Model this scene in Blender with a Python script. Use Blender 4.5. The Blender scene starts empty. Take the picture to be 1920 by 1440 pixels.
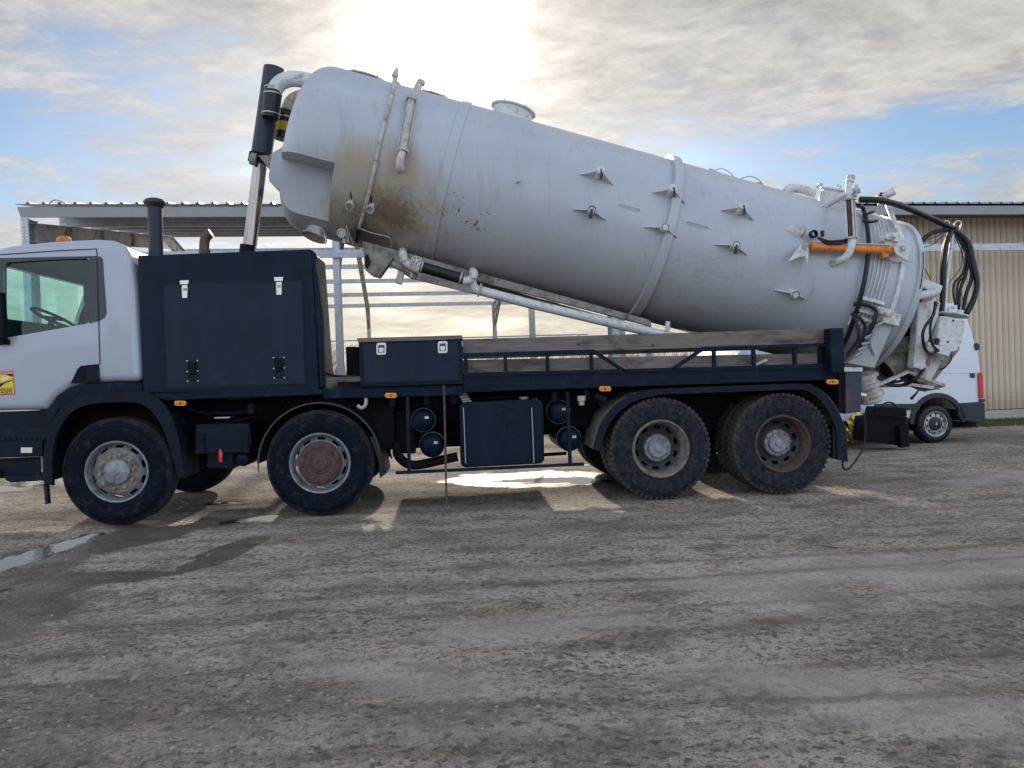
import bpy, bmesh, math, random
import numpy as np
from mathutils import Vector, Matrix
random.seed(7)
rng = np.random.RandomState(11)
R_ = math.radians
sc = bpy.context.scene
col = sc.collection

# ------------------------------------------------------------------ camera
FPX = 1450.0
CAM_H = 1.386
PITCH, ROLL = R_(-0.79), R_(-1.95)
CROT = Matrix.Rotation(math.pi / 2 + PITCH, 3, 'X') @ Matrix.Rotation(ROLL, 3, 'Z')
CPOS = Vector((0, 0, CAM_H))
cam = bpy.data.cameras.new('camera'); cam.sensor_width = 36; cam.lens = 36 * FPX / 1920
cam.clip_start = 0.1; cam.clip_end = 8000
camo = bpy.data.objects.new('camera', cam); col.objects.link(camo)
camo.matrix_world = Matrix.Translation(CPOS) @ CROT.to_4x4()
sc.camera = camo

# ------------------------------------------------------------------ sky, sun, exposure
SUN_EL, SUN_AZ = R_(18.8), R_(-4.6)          # azimuth from +Y towards +X
SUN_DIR = Vector((math.sin(SUN_AZ) * math.cos(SUN_EL), math.cos(SUN_AZ) * math.cos(SUN_EL), math.sin(SUN_EL)))
sc.view_settings.view_transform = 'Standard'; sc.view_settings.look = 'None'
sc.view_settings.exposure = 0.92; sc.view_settings.gamma = 1.0
sc.view_settings.use_curve_mapping = False
SKY_STRENGTH = 0.1
w = bpy.data.worlds.new('World'); sc.world = w; w.use_nodes = True
nt = w.node_tree; nt.nodes.clear()
def N(t, **k):
    n = nt.nodes.new(t)
    for a, b in k.items(): setattr(n, a, b)
    return n
def lk(a, b): nt.links.new(a, b)
def M_(op, a, b=None, c=None, clamp=False):
    n = N('ShaderNodeMath', operation=op); n.use_clamp = clamp
    for i, x in enumerate((a, b, c)):
        if x is None: continue
        if isinstance(x, (int, float)): n.inputs[i].default_value = x
        else: lk(x, n.inputs[i])
    return n.outputs[0]
def VM(op, a, b=None):
    n = N('ShaderNodeVectorMath', operation=op)
    for i, x in enumerate((a, b)):
        if x is None: continue
        if isinstance(x, (tuple, Vector)): n.inputs[i].default_value = tuple(x)
        else: lk(x, n.inputs[i])
    return n
def RAMP(f, stops):
    n = N('ShaderNodeValToRGB'); e = n.color_ramp.elements
    while len(e) < len(stops): e.new(0.5)
    for i, (p, c) in enumerate(stops):
        e[i].position = p; e[i].color = (c if isinstance(c, tuple) else (c, c, c)) + (1,)
    lk(f, n.inputs[0]); return n.outputs[0]
def MIX(f, a, b, mode='MIX'):
    n = N('ShaderNodeMix', data_type='RGBA', blend_type=mode)
    for s, x in ((n.inputs[0], f), (n.inputs[6], a), (n.inputs[7], b)):
        if isinstance(x, (int, float)): s.default_value = x
        elif isinstance(x, tuple): s.default_value = x + (1,)
        else: lk(x, s)
    return n.outputs[2]
tc = N('ShaderNodeTexCoord')
sky = N('ShaderNodeTexSky', sky_type='NISHITA', sun_disc=False)
sky.sun_elevation = SUN_EL; sky.sun_rotation = SUN_AZ; sky.air_density = 1.0; sky.dust_density = 0.6; sky.ozone_density = 1.6
dirn = VM('NORMALIZE', tc.outputs['Generated']).outputs[0]
sep = N('ShaderNodeSeparateXYZ'); lk(dirn, sep.inputs[0])
zc = M_('MAXIMUM', sep.outputs[2], 0.0)
den = M_('ADD', zc, 0.10)
comb = N('ShaderNodeCombineXYZ')
lk(M_('DIVIDE', sep.outputs[0], den), comb.inputs[0]); lk(M_('DIVIDE', sep.outputs[1], den), comb.inputs[1])
def noise(vec, scale, detail, rough, dist=0.0, mp=None, out=0):
    if mp:
        m = N('ShaderNodeMapping'); m.inputs['Location'].default_value = mp[0]; m.inputs['Rotation'].default_value = mp[1]; m.inputs['Scale'].default_value = mp[2]
        lk(vec, m.inputs[0]); vec = m.outputs[0]
    n = N('ShaderNodeTexNoise'); n.inputs['Scale'].default_value = scale; n.inputs['Detail'].default_value = detail
    n.inputs['Roughness'].default_value = rough; n.inputs['Distortion'].default_value = dist
    lk(vec, n.inputs['Vector']); return n.outputs[out]
P = comb.outputs[0]
warp = noise(P, 0.9, 3, 0.5, out=1)
Pw = VM('ADD', P, VM('MULTIPLY', VM('SUBTRACT', warp, (0.5, 0.5, 0.5)).outputs[0], (0.4, 0.4, 0)).outputs[0]).outputs[0]
big = noise(Pw, 0.62, 5, 0.55, 0.1, ((3.1, 1.7, 0), (0, 0, R_(18)), (1.0, 0.75, 1)))
mid = noise(Pw, 2.3, 10, 0.66, 0.15, ((0.4, 5.2, 0), (0, 0, R_(-24)), (0.7, 1.0, 1)))
fine = noise(Pw, 13.0, 8, 0.66, 0.1, ((2.4, 1.2, 0), (0, 0, R_(20)), (0.8, 1.1, 1)))
cover = M_('ADD', M_('MULTIPLY', big, 0.62), M_('MULTIPLY', mid, 0.38))
cover = M_('ADD', cover, M_('MULTIPLY', M_('SUBTRACT', fine, 0.5), 0.12))
# sheet of cloud grows thicker overhead, thin and broken lower down
elev_gain = RAMP(sep.outputs[2], [(0.0, 0.60), (0.12, 0.56), (0.19, 0.52), (0.25, 0.475), (0.32, 0.56), (0.42, 0.62), (0.8, 0.50)])
cover = M_('ADD', cover, M_('SUBTRACT', elev_gain, 0.5))
mask = RAMP(cover, [(0.405, 0.0), (0.45, 0.30), (0.50, 0.78), (0.57, 1.0)])
cosang = VM('DOT_PRODUCT', dirn, SUN_DIR).outputs['Value']
ang = M_('ARCCOSINE', M_('MINIMUM', cosang, 0.99999))
GL_EL = R_(23.0)      # the thick bright cloud in front of and just above the sun
GLD = Vector((math.sin(SUN_AZ) * math.cos(GL_EL), math.cos(SUN_AZ) * math.cos(GL_EL), math.sin(GL_EL)))
angc = M_('ADD', M_('ARCCOSINE', M_('MINIMUM', VM('DOT_PRODUCT', dirn, GLD).outputs['Value'], 0.99999)), M_('MULTIPLY', M_('SUBTRACT', mid, 0.5), -0.10))
glow_w = M_('POWER', 2.718, M_('MULTIPLY', M_('MULTIPLY', ang, ang), -5.0))
glow_m = M_('POWER', 2.718, M_('MULTIPLY', M_('MULTIPLY', angc, angc), -48.0))
glow_n = M_('POWER', 2.718, M_('MULTIPLY', M_('MULTIPLY', angc, angc), -230.0))
tex = M_('ADD', M_('MULTIPLY', mid, 0.9), M_('ADD', 0.15, M_('MULTIPLY', fine, 0.6)))
tex = M_('MAXIMUM', tex, 0.3)
base = M_('ADD', RAMP(cosang, [(0.0, 0.82), (0.45, 0.74), (0.80, 0.298)]), M_('MULTIPLY', glow_w, 0.09)); base = M_('MULTIPLY', base, RAMP(sep.outputs[2], [(0.35, 10.0 / 10), (0.75, 0.66)])); base = M_('MULTIPLY', base, 10.0)   # unseen clouds opposite the sun raised to lift the ambient light
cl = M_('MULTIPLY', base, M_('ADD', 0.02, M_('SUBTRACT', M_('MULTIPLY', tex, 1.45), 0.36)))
cl = M_('ADD', cl, M_('MULTIPLY', M_('MULTIPLY', glow_m, 2.6), tex))
cl = M_('ADD', cl, M_('MULTIPLY', glow_n, 14.0))
lowwarm = RAMP(sep.outputs[2], [(0.0, 1.0), (0.08, 0.75), (0.18, 0.0)])
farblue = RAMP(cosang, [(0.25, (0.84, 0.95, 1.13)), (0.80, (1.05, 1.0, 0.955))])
tint = MIX(M_('MULTIPLY', lowwarm, glow_w), farblue, (1.14, 0.98, 0.74))
tint = MIX(glow_m, tint, (1.10, 1.0, 0.84))
lowgain = M_('ADD', 1.0, M_('MULTIPLY', M_('MULTIPLY', lowwarm, glow_w), 0.22))
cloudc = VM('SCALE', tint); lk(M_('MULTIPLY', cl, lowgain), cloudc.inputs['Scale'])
skyc = MIX(1.0, sky.outputs[0], (0.74, 0.86, 1.0), 'MULTIPLY')
skyg = VM('SCALE', skyc); skyg.inputs['Scale'].default_value = 0.60
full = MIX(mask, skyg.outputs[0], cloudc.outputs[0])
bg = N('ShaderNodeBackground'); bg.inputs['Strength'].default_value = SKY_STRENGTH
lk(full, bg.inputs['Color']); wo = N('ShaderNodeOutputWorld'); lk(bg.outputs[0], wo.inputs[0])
w.cycles.sampling_method = 'MANUAL'; w.cycles.sample_map_resolution = 1024

sun = bpy.data.lights.new('sun', 'SUN'); sun.energy = 2.1; sun.angle = R_(1.4); sun.color = (1.0, 0.90, 0.74)
suno = bpy.data.objects.new('sun', sun); col.objects.link(suno)
suno.rotation_euler = SUN_DIR.to_track_quat('Z', 'Y').to_euler()

# ------------------------------------------------------------------ frames: pixel of the photo + depth -> point of the place
class Frame:
    def __init__(s, o, yaw):
        s.o = Vector(o); s.yaw = yaw; s.m = Matrix.Rotation(yaw, 3, 'Z'); s.mi = s.m.transposed()
        s.c = s.mi @ (CPOS - s.o)
    def ray(s, u, v): return s.mi @ (CROT @ Vector(((u - 960) / FPX, -(v - 720) / FPX, -1)))
    def at(s, u, v, y):
        r = s.ray(u, v); t = (y - s.c.y) / r.y
        return s.c + r * t
    def atx(s, u, v, x):
        r = s.ray(u, v); t = (x - s.c.x) / r.x
        return s.c + r * t
def gr(u, v, h=0.0):
    d = CROT @ Vector(((u - 960) / FPX, -(v - 720) / FPX, -1)); t = (CAM_H - h) / -d.z
    return CPOS + d * t
p1, p4 = gr(218, 987), gr(1460, 928)
TF = Frame(p1, math.atan2(p4.y - p1.y, p4.x - p1.x))      # truck: x to the rear, y away, z up
L = TF.at
def gr_t(u, v): return TF.mi @ (gr(u, v) - TF.o)
BF = Frame((-8.32, 13.3, 0), R_(8.6))                      # shed: x along the eave, y into the shed
VF = Frame(gr(1758, 831), R_(7.0))                         # van

# ------------------------------------------------------------------ materials
def material(name, base, rough=0.5, metal=0.0, var=0.0, vscale=3.0, dirt=None, dscale=4.0, damt=0.5, bump=0.0, bscale=60.0, spec=0.5, streak=None, alpha=None, coat=0.0):
    m = bpy.data.materials.new(name); m.use_nodes = True
    global nt; keep = nt; nt = m.node_tree
    b = nt.nodes['Principled BSDF']
    b.inputs['Roughness'].default_value = rough; b.inputs['Metallic'].default_value = metal
    b.inputs['Specular IOR Level'].default_value = spec; b.inputs['Coat Weight'].default_value = coat
    t = N('ShaderNodeTexCoord'); O = t.outputs['Object']
    c = base
    if var:
        n = noise(O, vscale, 5, 0.6)
        dark = tuple(x * (1 - var) for x in base); light = tuple(min(1, x * (1 + var)) for x in base)
        c = MIX(RAMP(n, [(0.3, 0.0), (0.7, 1.0)]), dark, light)
    if dirt:
        n = noise(O, dscale, 8, 0.68, 0.4)
        f = RAMP(n, [(0.62 - damt * 0.25, 0.0), (0.72 - damt * 0.08, 1.0)])
        f = M_('MULTIPLY', f, min(1.0, 0.4 + damt))
        c = MIX(f, c, dirt)
        rr = M_('ADD', rough, M_('MULTIPLY', f, 0.9 - rough)); lk(rr, b.inputs['Roughness'])
    if streak:
        n = noise(O, streak[1], 4, 0.6, 0.0, ((0, 0, 0), (0, 0, 0), (1, 1, 0.06)))
        c = MIX(M_('MULTIPLY', RAMP(n, [(0.52, 0.0), (0.72, 1.0)]), streak[2]), c, streak[0])
    if isinstance(c, tuple): b.inputs['Base Color'].default_value = c + (1,)
    else: lk(c, b.inputs['Base Color'])
    if bump:
        n = noise(O, bscale, 4, 0.6); bn = N('ShaderNodeBump'); bn.inputs['Strength'].default_value = min(1, bump * 8); bn.inputs['Distance'].default_value = 0.01
        lk(n, bn.inputs['Height']); lk(bn.outputs[0], b.inputs['Normal'])
    nt = keep
    return m
MAT = {}
MAT['cab'] = material('cab_paint', (0.40, 0.44, 0.50), 0.28, var=0.04, vscale=2, dirt=(0.40, 0.37, 0.33), dscale=2.2, damt=0.05, coat=0.5)
MAT['navy'] = material('navy_paint', (0.0040, 0.0105, 0.026), 0.42, spec=0.15, var=0.25, vscale=3, dirt=(0.018, 0.028, 0.052), dscale=5, damt=0.25, streak=((0.030, 0.038, 0.060), 5.0, 0.13), bump=0.02, bscale=40)
MAT['navy_door'] = material('navy_door_paint', (0.0065, 0.0150, 0.0345), 0.38, spec=0.2, var=0.3, vscale=2.5, dirt=(0.028, 0.034, 0.050), dscale=4, damt=0.3, streak=((0.034, 0.042, 0.062), 5.0, 0.18), bump=0.012, bscale=5)
MAT['navy2'] = material('navy_chassis_paint', (0.0042, 0.0105, 0.024), 0.5, spec=0.14, var=0.3, vscale=6, dirt=(0.045, 0.040, 0.040), dscale=6, damt=0.25, bump=0.03, bscale=60)
MAT['fender'] = material('dark_plastic', (0.006, 0.011, 0.022), 0.55, spec=0.16, var=0.2, vscale=5, dirt=(0.045, 0.044, 0.046), dscale=5, damt=0.25, bump=0.02, bscale=80)
MAT['black'] = material('black_grime', (0.004, 0.005, 0.008), 0.75, spec=0.2, var=0.3, dirt=(0.012, 0.011, 0.011), dscale=8, damt=0.3)
MAT['rubber'] = material('hose_rubber', (0.008, 0.009, 0.013), 0.42, spec=0.4, var=0.2)
MAT['seam'] = material('seam_gap', (0.008, 0.008, 0.010), 0.9)
MAT['tank'] = None
MAT['white'] = material('white_fitting_paint', (0.62, 0.63, 0.63), 0.4, var=0.08, vscale=8, dirt=(0.24, 0.17, 0.11), dscale=11, damt=0.42, bump=0.02, bscale=50)
MAT['white_dirty'] = material('stained_white_paint', (0.50, 0.48, 0.44), 0.5, var=0.2, vscale=6, dirt=(0.17, 0.12, 0.075), dscale=7, damt=0.55, bump=0.04, bscale=50)
MAT['olive'] = material('grimy_grey_paint', (0.26, 0.25, 0.21), 0.55, var=0.3, vscale=6, dirt=(0.09, 0.07, 0.045), dscale=7, damt=0.6, bump=0.04)
MAT['orange'] = material('orange_cylinder_paint', (0.66, 0.20, 0.028), 0.42, var=0.15, vscale=9, dirt=(0.22, 0.10, 0.04), dscale=14, damt=0.35)
MAT['steel'] = material('galvanised_steel', (0.42, 0.45, 0.49), 0.45, metal=0.6, var=0.16, vscale=9, dirt=(0.30, 0.31, 0.32), dscale=5, damt=0.3)
MAT['steel_dark'] = material('weathered_galvanised', (0.46, 0.46, 0.45), 0.5, metal=0.35, var=0.25, vscale=2.5, dirt=(0.12, 0.12, 0.11), dscale=3, damt=0.4)
MAT['chrome'] = material('chromed_rod', (0.36, 0.32, 0.285), 0.16, metal=1.0, var=0.1)
MAT['latch'] = material('latch_steel', (0.62, 0.60, 0.54), 0.3, metal=0.9)
MAT['hub'] = material('wheel_grey_paint', (0.26, 0.28, 0.31), 0.45, metal=0.2, var=0.2, vscale=12, dirt=(0.12, 0.085, 0.055), dscale=9, damt=0.5, bump=0.03)
MAT['hub_dirty'] = material('muddy_hub', (0.22, 0.19, 0.15), 0.7, var=0.35, vscale=14, dirt=(0.09, 0.06, 0.04), dscale=12, damt=0.6, bump=0.05)
MAT['rust'] = material('rusty_rim', (0.095, 0.058, 0.042), 0.8, var=0.4, vscale=10, dirt=(0.045, 0.03, 0.025), dscale=9, damt=0.5, bump=0.05)
MAT['disc'] = material('dark_wheel_disc', (0.035, 0.038, 0.045), 0.6, var=0.3, vscale=12, dirt=(0.08, 0.055, 0.04), dscale=10, damt=0.4)
MAT['rust_navy'] = material('rusted_navy_end_plate', (0.020, 0.034, 0.065), 0.5, var=0.2, dirt=(0.16, 0.06, 0.03), dscale=3.2, damt=0.55, bump=0.03)
MAT['amber'] = material('amber_lens', (0.85, 0.30, 0.02), 0.25, var=0.1)
MAT['amber_dark'] = material('amber_lens_cell', (0.28, 0.09, 0.01), 0.3)
MAT['red'] = material('red_plastic', (0.62, 0.035, 0.035), 0.3, var=0.12)
MAT['cream'] = material('reflector_white', (0.75, 0.72, 0.62), 0.35)
MAT['yellow'] = material('yellow_print', (0.78, 0.58, 0.03), 0.5)
MAT['redprint'] = material('red_print', (0.62, 0.045, 0.07), 0.5)
MAT['blackprint'] = material('black_print', (0.01, 0.01, 0.01), 0.5)
MAT['band'] = material('yellow_band', (0.62, 0.38, 0.03), 0.5, dirt=(0.2, 0.12, 0.03), damt=0.3)
MAT['exhaust'] = material('scorched_steel', (0.11, 0.075, 0.055), 0.6, metal=0.4, var=0.3, vscale=14)
MAT['stack'] = material('dark_stack_paint', (0.022, 0.028, 0.045), 0.45, spec=0.35, var=0.15)
MAT['frit'] = material('window_black_edge', (0.018, 0.022, 0.030), 0.12)
MAT['van'] = material('van_white_paint', (0.72, 0.76, 0.83), 0.25, var=0.03, dirt=(0.45, 0.43, 0.40), dscale=1.5, damt=0.08, coat=0.5)
MAT['vanblack'] = material('van_black_plastic', (0.020, 0.024, 0.032), 0.5, var=0.2)
MAT['alu'] = material('van_wheel_silver', (0.45, 0.45, 0.45), 0.4, metal=0.5, var=0.15, vscale=12, dirt=(0.16, 0.12, 0.08), dscale=10, damt=0.4)
MAT['board'] = material('beige_cladding', (0.70, 0.58, 0.43), 0.55, var=0.05, vscale=1.2, dirt=(0.60, 0.49, 0.36), dscale=1.5, damt=0.2)
MAT['boardgap'] = material('cladding_joint', (0.09, 0.055, 0.03), 0.8)
MAT['concrete'] = material('concrete_plinth', (0.46, 0.42, 0.35), 0.85, var=0.15, vscale=4, bump=0.04)
MAT['fascia'] = material('grey_fascia', (0.50, 0.56, 0.60), 0.5, var=0.06)
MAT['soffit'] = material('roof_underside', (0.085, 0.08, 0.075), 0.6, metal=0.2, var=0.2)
MAT['roof'] = material('roof_sheet_metal', (0.40, 0.43, 0.50), 0.35, metal=0.55, var=0.08)
MAT['bark'] = material('bare_bark', (0.20, 0.165, 0.14), 0.9, var=0.2)
MAT['brush'] = material('dry_brush', (0.22, 0.165, 0.115), 0.9, var=0.3)
MAT['grass'] = material('short_grass', (0.10, 0.105, 0.045), 0.8, var=0.35, vscale=4)
MAT['foil'] = material('gold_foil', (0.80, 0.56, 0.16), 0.18, metal=1.0, bump=0.1, bscale=14)
MAT['clod'] = material('mud_clods', (0.30, 0.245, 0.20), 0.9, var=0.4, vscale=2.0)
MAT['pebble'] = material('pale_pebbles', (0.42, 0.38, 0.34), 0.75, var=0.3, vscale=4)
MAT['seat'] = material('seat_cloth', (0.02, 0.022, 0.03), 0.9)
MAT['redhose'] = material('red_hose', (0.45, 0.05, 0.035), 0.5)
MAT['greypipe'] = material('pale_plastic_pipe', (0.42, 0.47, 0.46), 0.45)
MAT['skid'] = material('dark_steel_plate', (0.004, 0.005, 0.008), 0.6, spec=0.15, var=0.3, dirt=(0.016, 0.014, 0.013), dscale=8, damt=0.3)

def wood():
    m = bpy.data.materials.new('weathered_plank'); m.use_nodes = True
    global nt; keep = nt; nt = m.node_tree; b = nt.nodes['Principled BSDF']
    O = N('ShaderNodeTexCoord').outputs['Object']
    g = noise(O, 5, 8, 0.7, 1.2, ((0, 0, 0), (0, 0, 0), (0.35, 2, 9)))
    k = noise(O, 3.0, 6, 0.6, 0.5, ((5, 0, 0), (0, 0, 0), (0.8, 1, 2.2)))
    c = RAMP(g, [(0.25, (0.085, 0.068, 0.062)), (0.5, (0.185, 0.155, 0.14)), (0.75, (0.27, 0.225, 0.20))])
    c = MIX(RAMP(k, [(0.50, 0.0), (0.68, 0.85)]), c, (0.042, 0.034, 0.038))
    lk(c, b.inputs['Base Color']); b.inputs['Roughness'].default_value = 0.85
    bn = N('ShaderNodeBump'); bn.inputs['Strength'].default_value = 0.6; bn.inputs['Distance'].default_value = 0.006
    lk(g, bn.inputs['Height']); lk(bn.outputs[0], b.inputs['Normal']); nt = keep; return m
MAT['wood'] = wood()
def tyre_mat(name, mud, front=False):
    m = bpy.data.materials.new(name); m.use_nodes = True
    global nt; keep = nt; nt = m.node_tree; b = nt.nodes['Principled BSDF']
    O = N('ShaderNodeTexCoord').outputs['Object']
    n = noise(O, 9 if front else 16, 9, 0.75, 0.2); n2 = noise(O, 30, 5, 0.7)
    f = RAMP(n, [(0.58 - mud * 0.16, 0.0), (0.78, 1.0)])
    c = MIX(M_('MULTIPLY', f, 0.4 + mud * 0.6), (0.0030, 0.0065, 0.015) if front else (0.010, 0.014, 0.021), (0.105, 0.095, 0.085) if front else (0.075, 0.070, 0.064))
    s = noise(O, 26, 3, 0.5, 2.5); sl = RAMP(s, [(0.487, 0.0), (0.50, 1.0), (0.513, 0.0)])
    c = MIX(M_('MULTIPLY', sl, mud * 0.45), c, (0.09, 0.10, 0.12))
    # mud thrown on the tread ring: distance from the axle, an own-shape stain
    sp = N('ShaderNodeSeparateXYZ'); lk(O, sp.inputs[0])
    rr = M_('SQRT', M_('ADD', M_('MULTIPLY', sp.outputs[0], sp.outputs[0]), M_('MULTIPLY', sp.outputs[2], sp.outputs[2])))
    tr = RAMP(M_('ADD', rr, M_('MULTIPLY', M_('SUBTRACT', n, 0.5), 0.12)), [(0.49, 0.0), (0.535, 1.0)])
    c = MIX(M_('MULTIPLY', tr, 0.25 + mud * 0.55), c, (0.085, 0.075, 0.066))
    lk(c, b.inputs['Base Color'])
    lk(M_('ADD', 0.5, M_('MULTIPLY', f, 0.4)), b.inputs['Roughness']); b.inputs['Specular IOR Level'].default_value = 0.08
    bn = N('ShaderNodeBump'); bn.inputs['Strength'].default_value = 0.5; bn.inputs['Distance'].default_value = 0.006
    lk(n2, bn.inputs['Height']); lk(bn.outputs[0], b.inputs['Normal']); nt = keep; return m
MAT['tyre'] = tyre_mat('worn_tyre_rubber', 0.3, True); MAT['tyre_mud'] = tyre_mat('muddy_tyre_rubber', 0.85)
def glass(name, tintc, gl=0.08):
    m = bpy.data.materials.new(name); m.use_nodes = True
    global nt; keep = nt; nt = m.node_tree; nt.nodes.clear()
    t = N('ShaderNodeBsdfTransparent'); t.inputs[0].default_value = tintc + (1,)
    g = N('ShaderNodeBsdfGlossy'); g.inputs['Roughness'].default_value = 0.03
    fr = N('ShaderNodeLayerWeight')
    mx = N('ShaderNodeMixShader'); lk(M_('ADD', 0.03, M_('MULTIPLY', M_('POWER', fr.outputs['Facing'], 4.0), 0.5)), mx.inputs[0]); lk(t.outputs[0], mx.inputs[1]); lk(g.outputs[0], mx.inputs[2])
    o = N('ShaderNodeOutputMaterial'); lk(mx.outputs[0], o.inputs[0]); nt = keep; return m
MAT['glass'] = glass('tinted_glass', (0.80, 0.955, 0.92)); MAT['tube_glass'] = glass('sight_glass', (0.45, 0.38, 0.32))

# ------------------------------------------------------------------ mesh builder
V = Vector
class MB:
    def __init__(s): s.v = []; s.f = []
    def add(s, vs, fs):
        o = len(s.v); s.v += [tuple(x) for x in vs]; s.f += [tuple(i + o for i in f) for f in fs]; return s
    def box(s, x0, x1, y0, y1, z0, z1):
        vs = [(x, y, z) for z in (z0, z1) for y in (y0, y1) for x in (x0, x1)]
        return s.add(vs, [(0, 2, 3, 1), (4, 5, 7, 6), (0, 1, 5, 4), (2, 6, 7, 3), (0, 4, 6, 2), (1, 3, 7, 5)])
    def hexa(s, q0, q1):      # two quads (4 pts each)
        return s.add(list(q0) + list(q1), [(3, 2, 1, 0), (4, 5, 6, 7), (0, 1, 5, 4), (1, 2, 6, 5), (2, 3, 7, 6), (3, 0, 4, 7)])
    def beam(s, p0, p1, wd, ht, up=(0, 0, 1)):
        p0, p1 = V(p0), V(p1); d = (p1 - p0).normalized(); up = V(up)
        a = d.cross(up)
        if a.length < 1e-4: a = d.cross(V((0, 1, 0)))
        a.normalize(); b = a.cross(d).normalized()
        q = [(-1, -1), (1, -1), (1, 1), (-1, 1)]
        return s.hexa([p0 + a * (x * wd / 2) + b * (y * ht / 2) for x, y in q], [p1 + a * (x * wd / 2) + b * (y * ht / 2) for x, y in q])
    def prism(s, pts, vec):
        pts = [V(p) for p in pts]; vec = V(vec); n = len(pts)
        return s.add(pts + [p + vec for p in pts], [tuple(range(n))[::-1], tuple(range(n, 2 * n))] + [(i, (i + 1) % n, n + (i + 1) % n, n + i) for i in range(n)])
    def strip(s, outer, inner, vec):   # closed band between two polylines, extruded
        for i in range(len(outer) - 1):
            s.hexa([V(outer[i]), V(outer[i + 1]), V(inner[i + 1]), V(inner[i])], [V(p) + V(vec) for p in (outer[i], outer[i + 1], inner[i + 1], inner[i])])
        return s
    def tube(s, pts, r, n=12, caps=True):
        pts = [V(p) for p in pts]; m = len(pts)
        rs = r if isinstance(r, (list, tuple)) else [r] * m
        tang = [(pts[min(i + 1, m - 1)] - pts[max(i - 1, 0)]).normalized() for i in range(m)]
        t0 = tang[0]; nrm = t0.cross(V((0, 0, 1)))
        if nrm.length < 0.05: nrm = t0.cross(V((1, 0, 0)))
        nrm.normalize(); vs = []
        for i in range(m):
            t = tang[i]; nrm = (nrm - t * nrm.dot(t)).normalized(); bi = t.cross(nrm)
            for k in range(n):
                a = 2 * math.pi * k / n; vs.append(pts[i] + (nrm * math.cos(a) + bi * math.sin(a)) * rs[i])
        fs = [(i * n + k, i * n + (k + 1) % n, (i + 1) * n + (k + 1) % n, (i + 1) * n + k) for i in range(m - 1) for k in range(n)]
        if caps: fs += [tuple(range(n))[::-1], tuple(range((m - 1) * n, m * n))]
        return s.add(vs, fs)
    def lathe(s, prof, o, ax, n=32, close=False, up=None):
        o, ax = V(o), V(ax).normalized()
        u = V(up) if up else (V((0, 0, 1)) if abs(ax.z) < 0.9 else V((1, 0, 0)))
        u = (u - ax * u.dot(ax)).normalized(); w_ = ax.cross(u)
        vs = []; m = len(prof)
        for r, h in prof:
            for k in range(n):
                a = 2 * math.pi * k / n; vs.append(o + ax * h + (u * math.cos(a) + w_ * math.sin(a)) * max(r, 1e-4))
        fs = [(i * n + k, i * n + (k + 1) % n, (i + 1) * n + (k + 1) % n, (i + 1) * n + k) for i in range(m - 1) for k in range(n)]
        if close: fs += [((m - 1) * n + k, (m - 1) * n + (k + 1) % n, (k + 1) % n, k) for k in range(n)]
        return s.add(vs, fs)
    def disc(s, c, ax, r, t, n=24): return s.lathe([(0, 0), (r, 0), (r, t), (0, t)], c, ax, n)
    def mesh(s, name, smooth=True, ang=35, recalc=True):
        me = bpy.data.meshes.new(name); me.from_pydata(s.v, [], s.f)
        if recalc:
            bm = bmesh.new(); bm.from_mesh(me); bmesh.ops.remove_doubles(bm, verts=bm.verts, dist=1e-5)
            bmesh.ops.recalc_face_normals(bm, faces=bm.faces); bm.to_mesh(me); bm.free()
        if smooth:
            me.polygons.foreach_set('use_smooth', [True] * len(me.polygons)); me.set_sharp_from_angle(angle=R_(ang))
        me.update(); return me
    def build(s, name, mat, parent=None, smooth=True, bevel=0, ang=35, **tags):
        me = s.mesh(name, smooth, ang)
        o = bpy.data.objects.new(name, me); me.materials.append(MAT[mat] if isinstance(mat, str) else mat); col.objects.link(o)
        if parent: o.parent = parent
        if bevel:
            b = o.modifiers.new('edge', 'BEVEL'); b.width = bevel; b.segments = 2; b.limit_method = 'ANGLE'; b.angle_limit = R_(40); b.harden_normals = False
        for k, x in tags.items(): o[k] = x
        return o
def empty(name, loc, rz=0, **tags):
    o = bpy.data.objects.new(name, None); o.location = loc; o.rotation_euler = (0, 0, rz); o.empty_display_size = 0.2; col.objects.link(o)
    for k, x in tags.items(): o[k] = x
    return o
def crv(pts, k=6):
    pts = [V(p) for p in pts]; out = []
    for i in range(len(pts) - 1):
        p0 = pts[max(i - 1, 0)]; a = pts[i]; b = pts[i + 1]; p3 = pts[min(i + 2, len(pts) - 1)]
        for j in range(k):
            t = j / k; out.append(0.5 * ((2 * a) + (b - p0) * t + (2 * p0 - 5 * a + 4 * b - p3) * t * t + (3 * a - p0 - 3 * b + p3) * t ** 3))
    out.append(pts[-1]); return out
def arc(c, r, a0, a1, n, y):
    return [V((c[0] + r * math.cos(R_(a0 + (a1 - a0) * i / n)), y, c[1] + r * math.sin(R_(a0 + (a1 - a0) * i / n)))) for i in range(n + 1)]
def boolean(o, cutters):
    for c in cutters:
        b = o.modifiers.new('cut', 'BOOLEAN'); b.object = c; b.operation = 'DIFFERENCE'; b.solver = 'EXACT'
    dg = bpy.context.evaluated_depsgraph_get(); dg.update()
    me = bpy.data.meshes.new_from_object(o.evaluated_get(dg))
    o.modifiers.clear(); old = o.data; o.data = me
    for c in cutters: bpy.data.objects.remove(c)
    return o
def PX(pts, y, fr=TF): return [fr.at(u, v, y) for u, v in pts]

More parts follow.
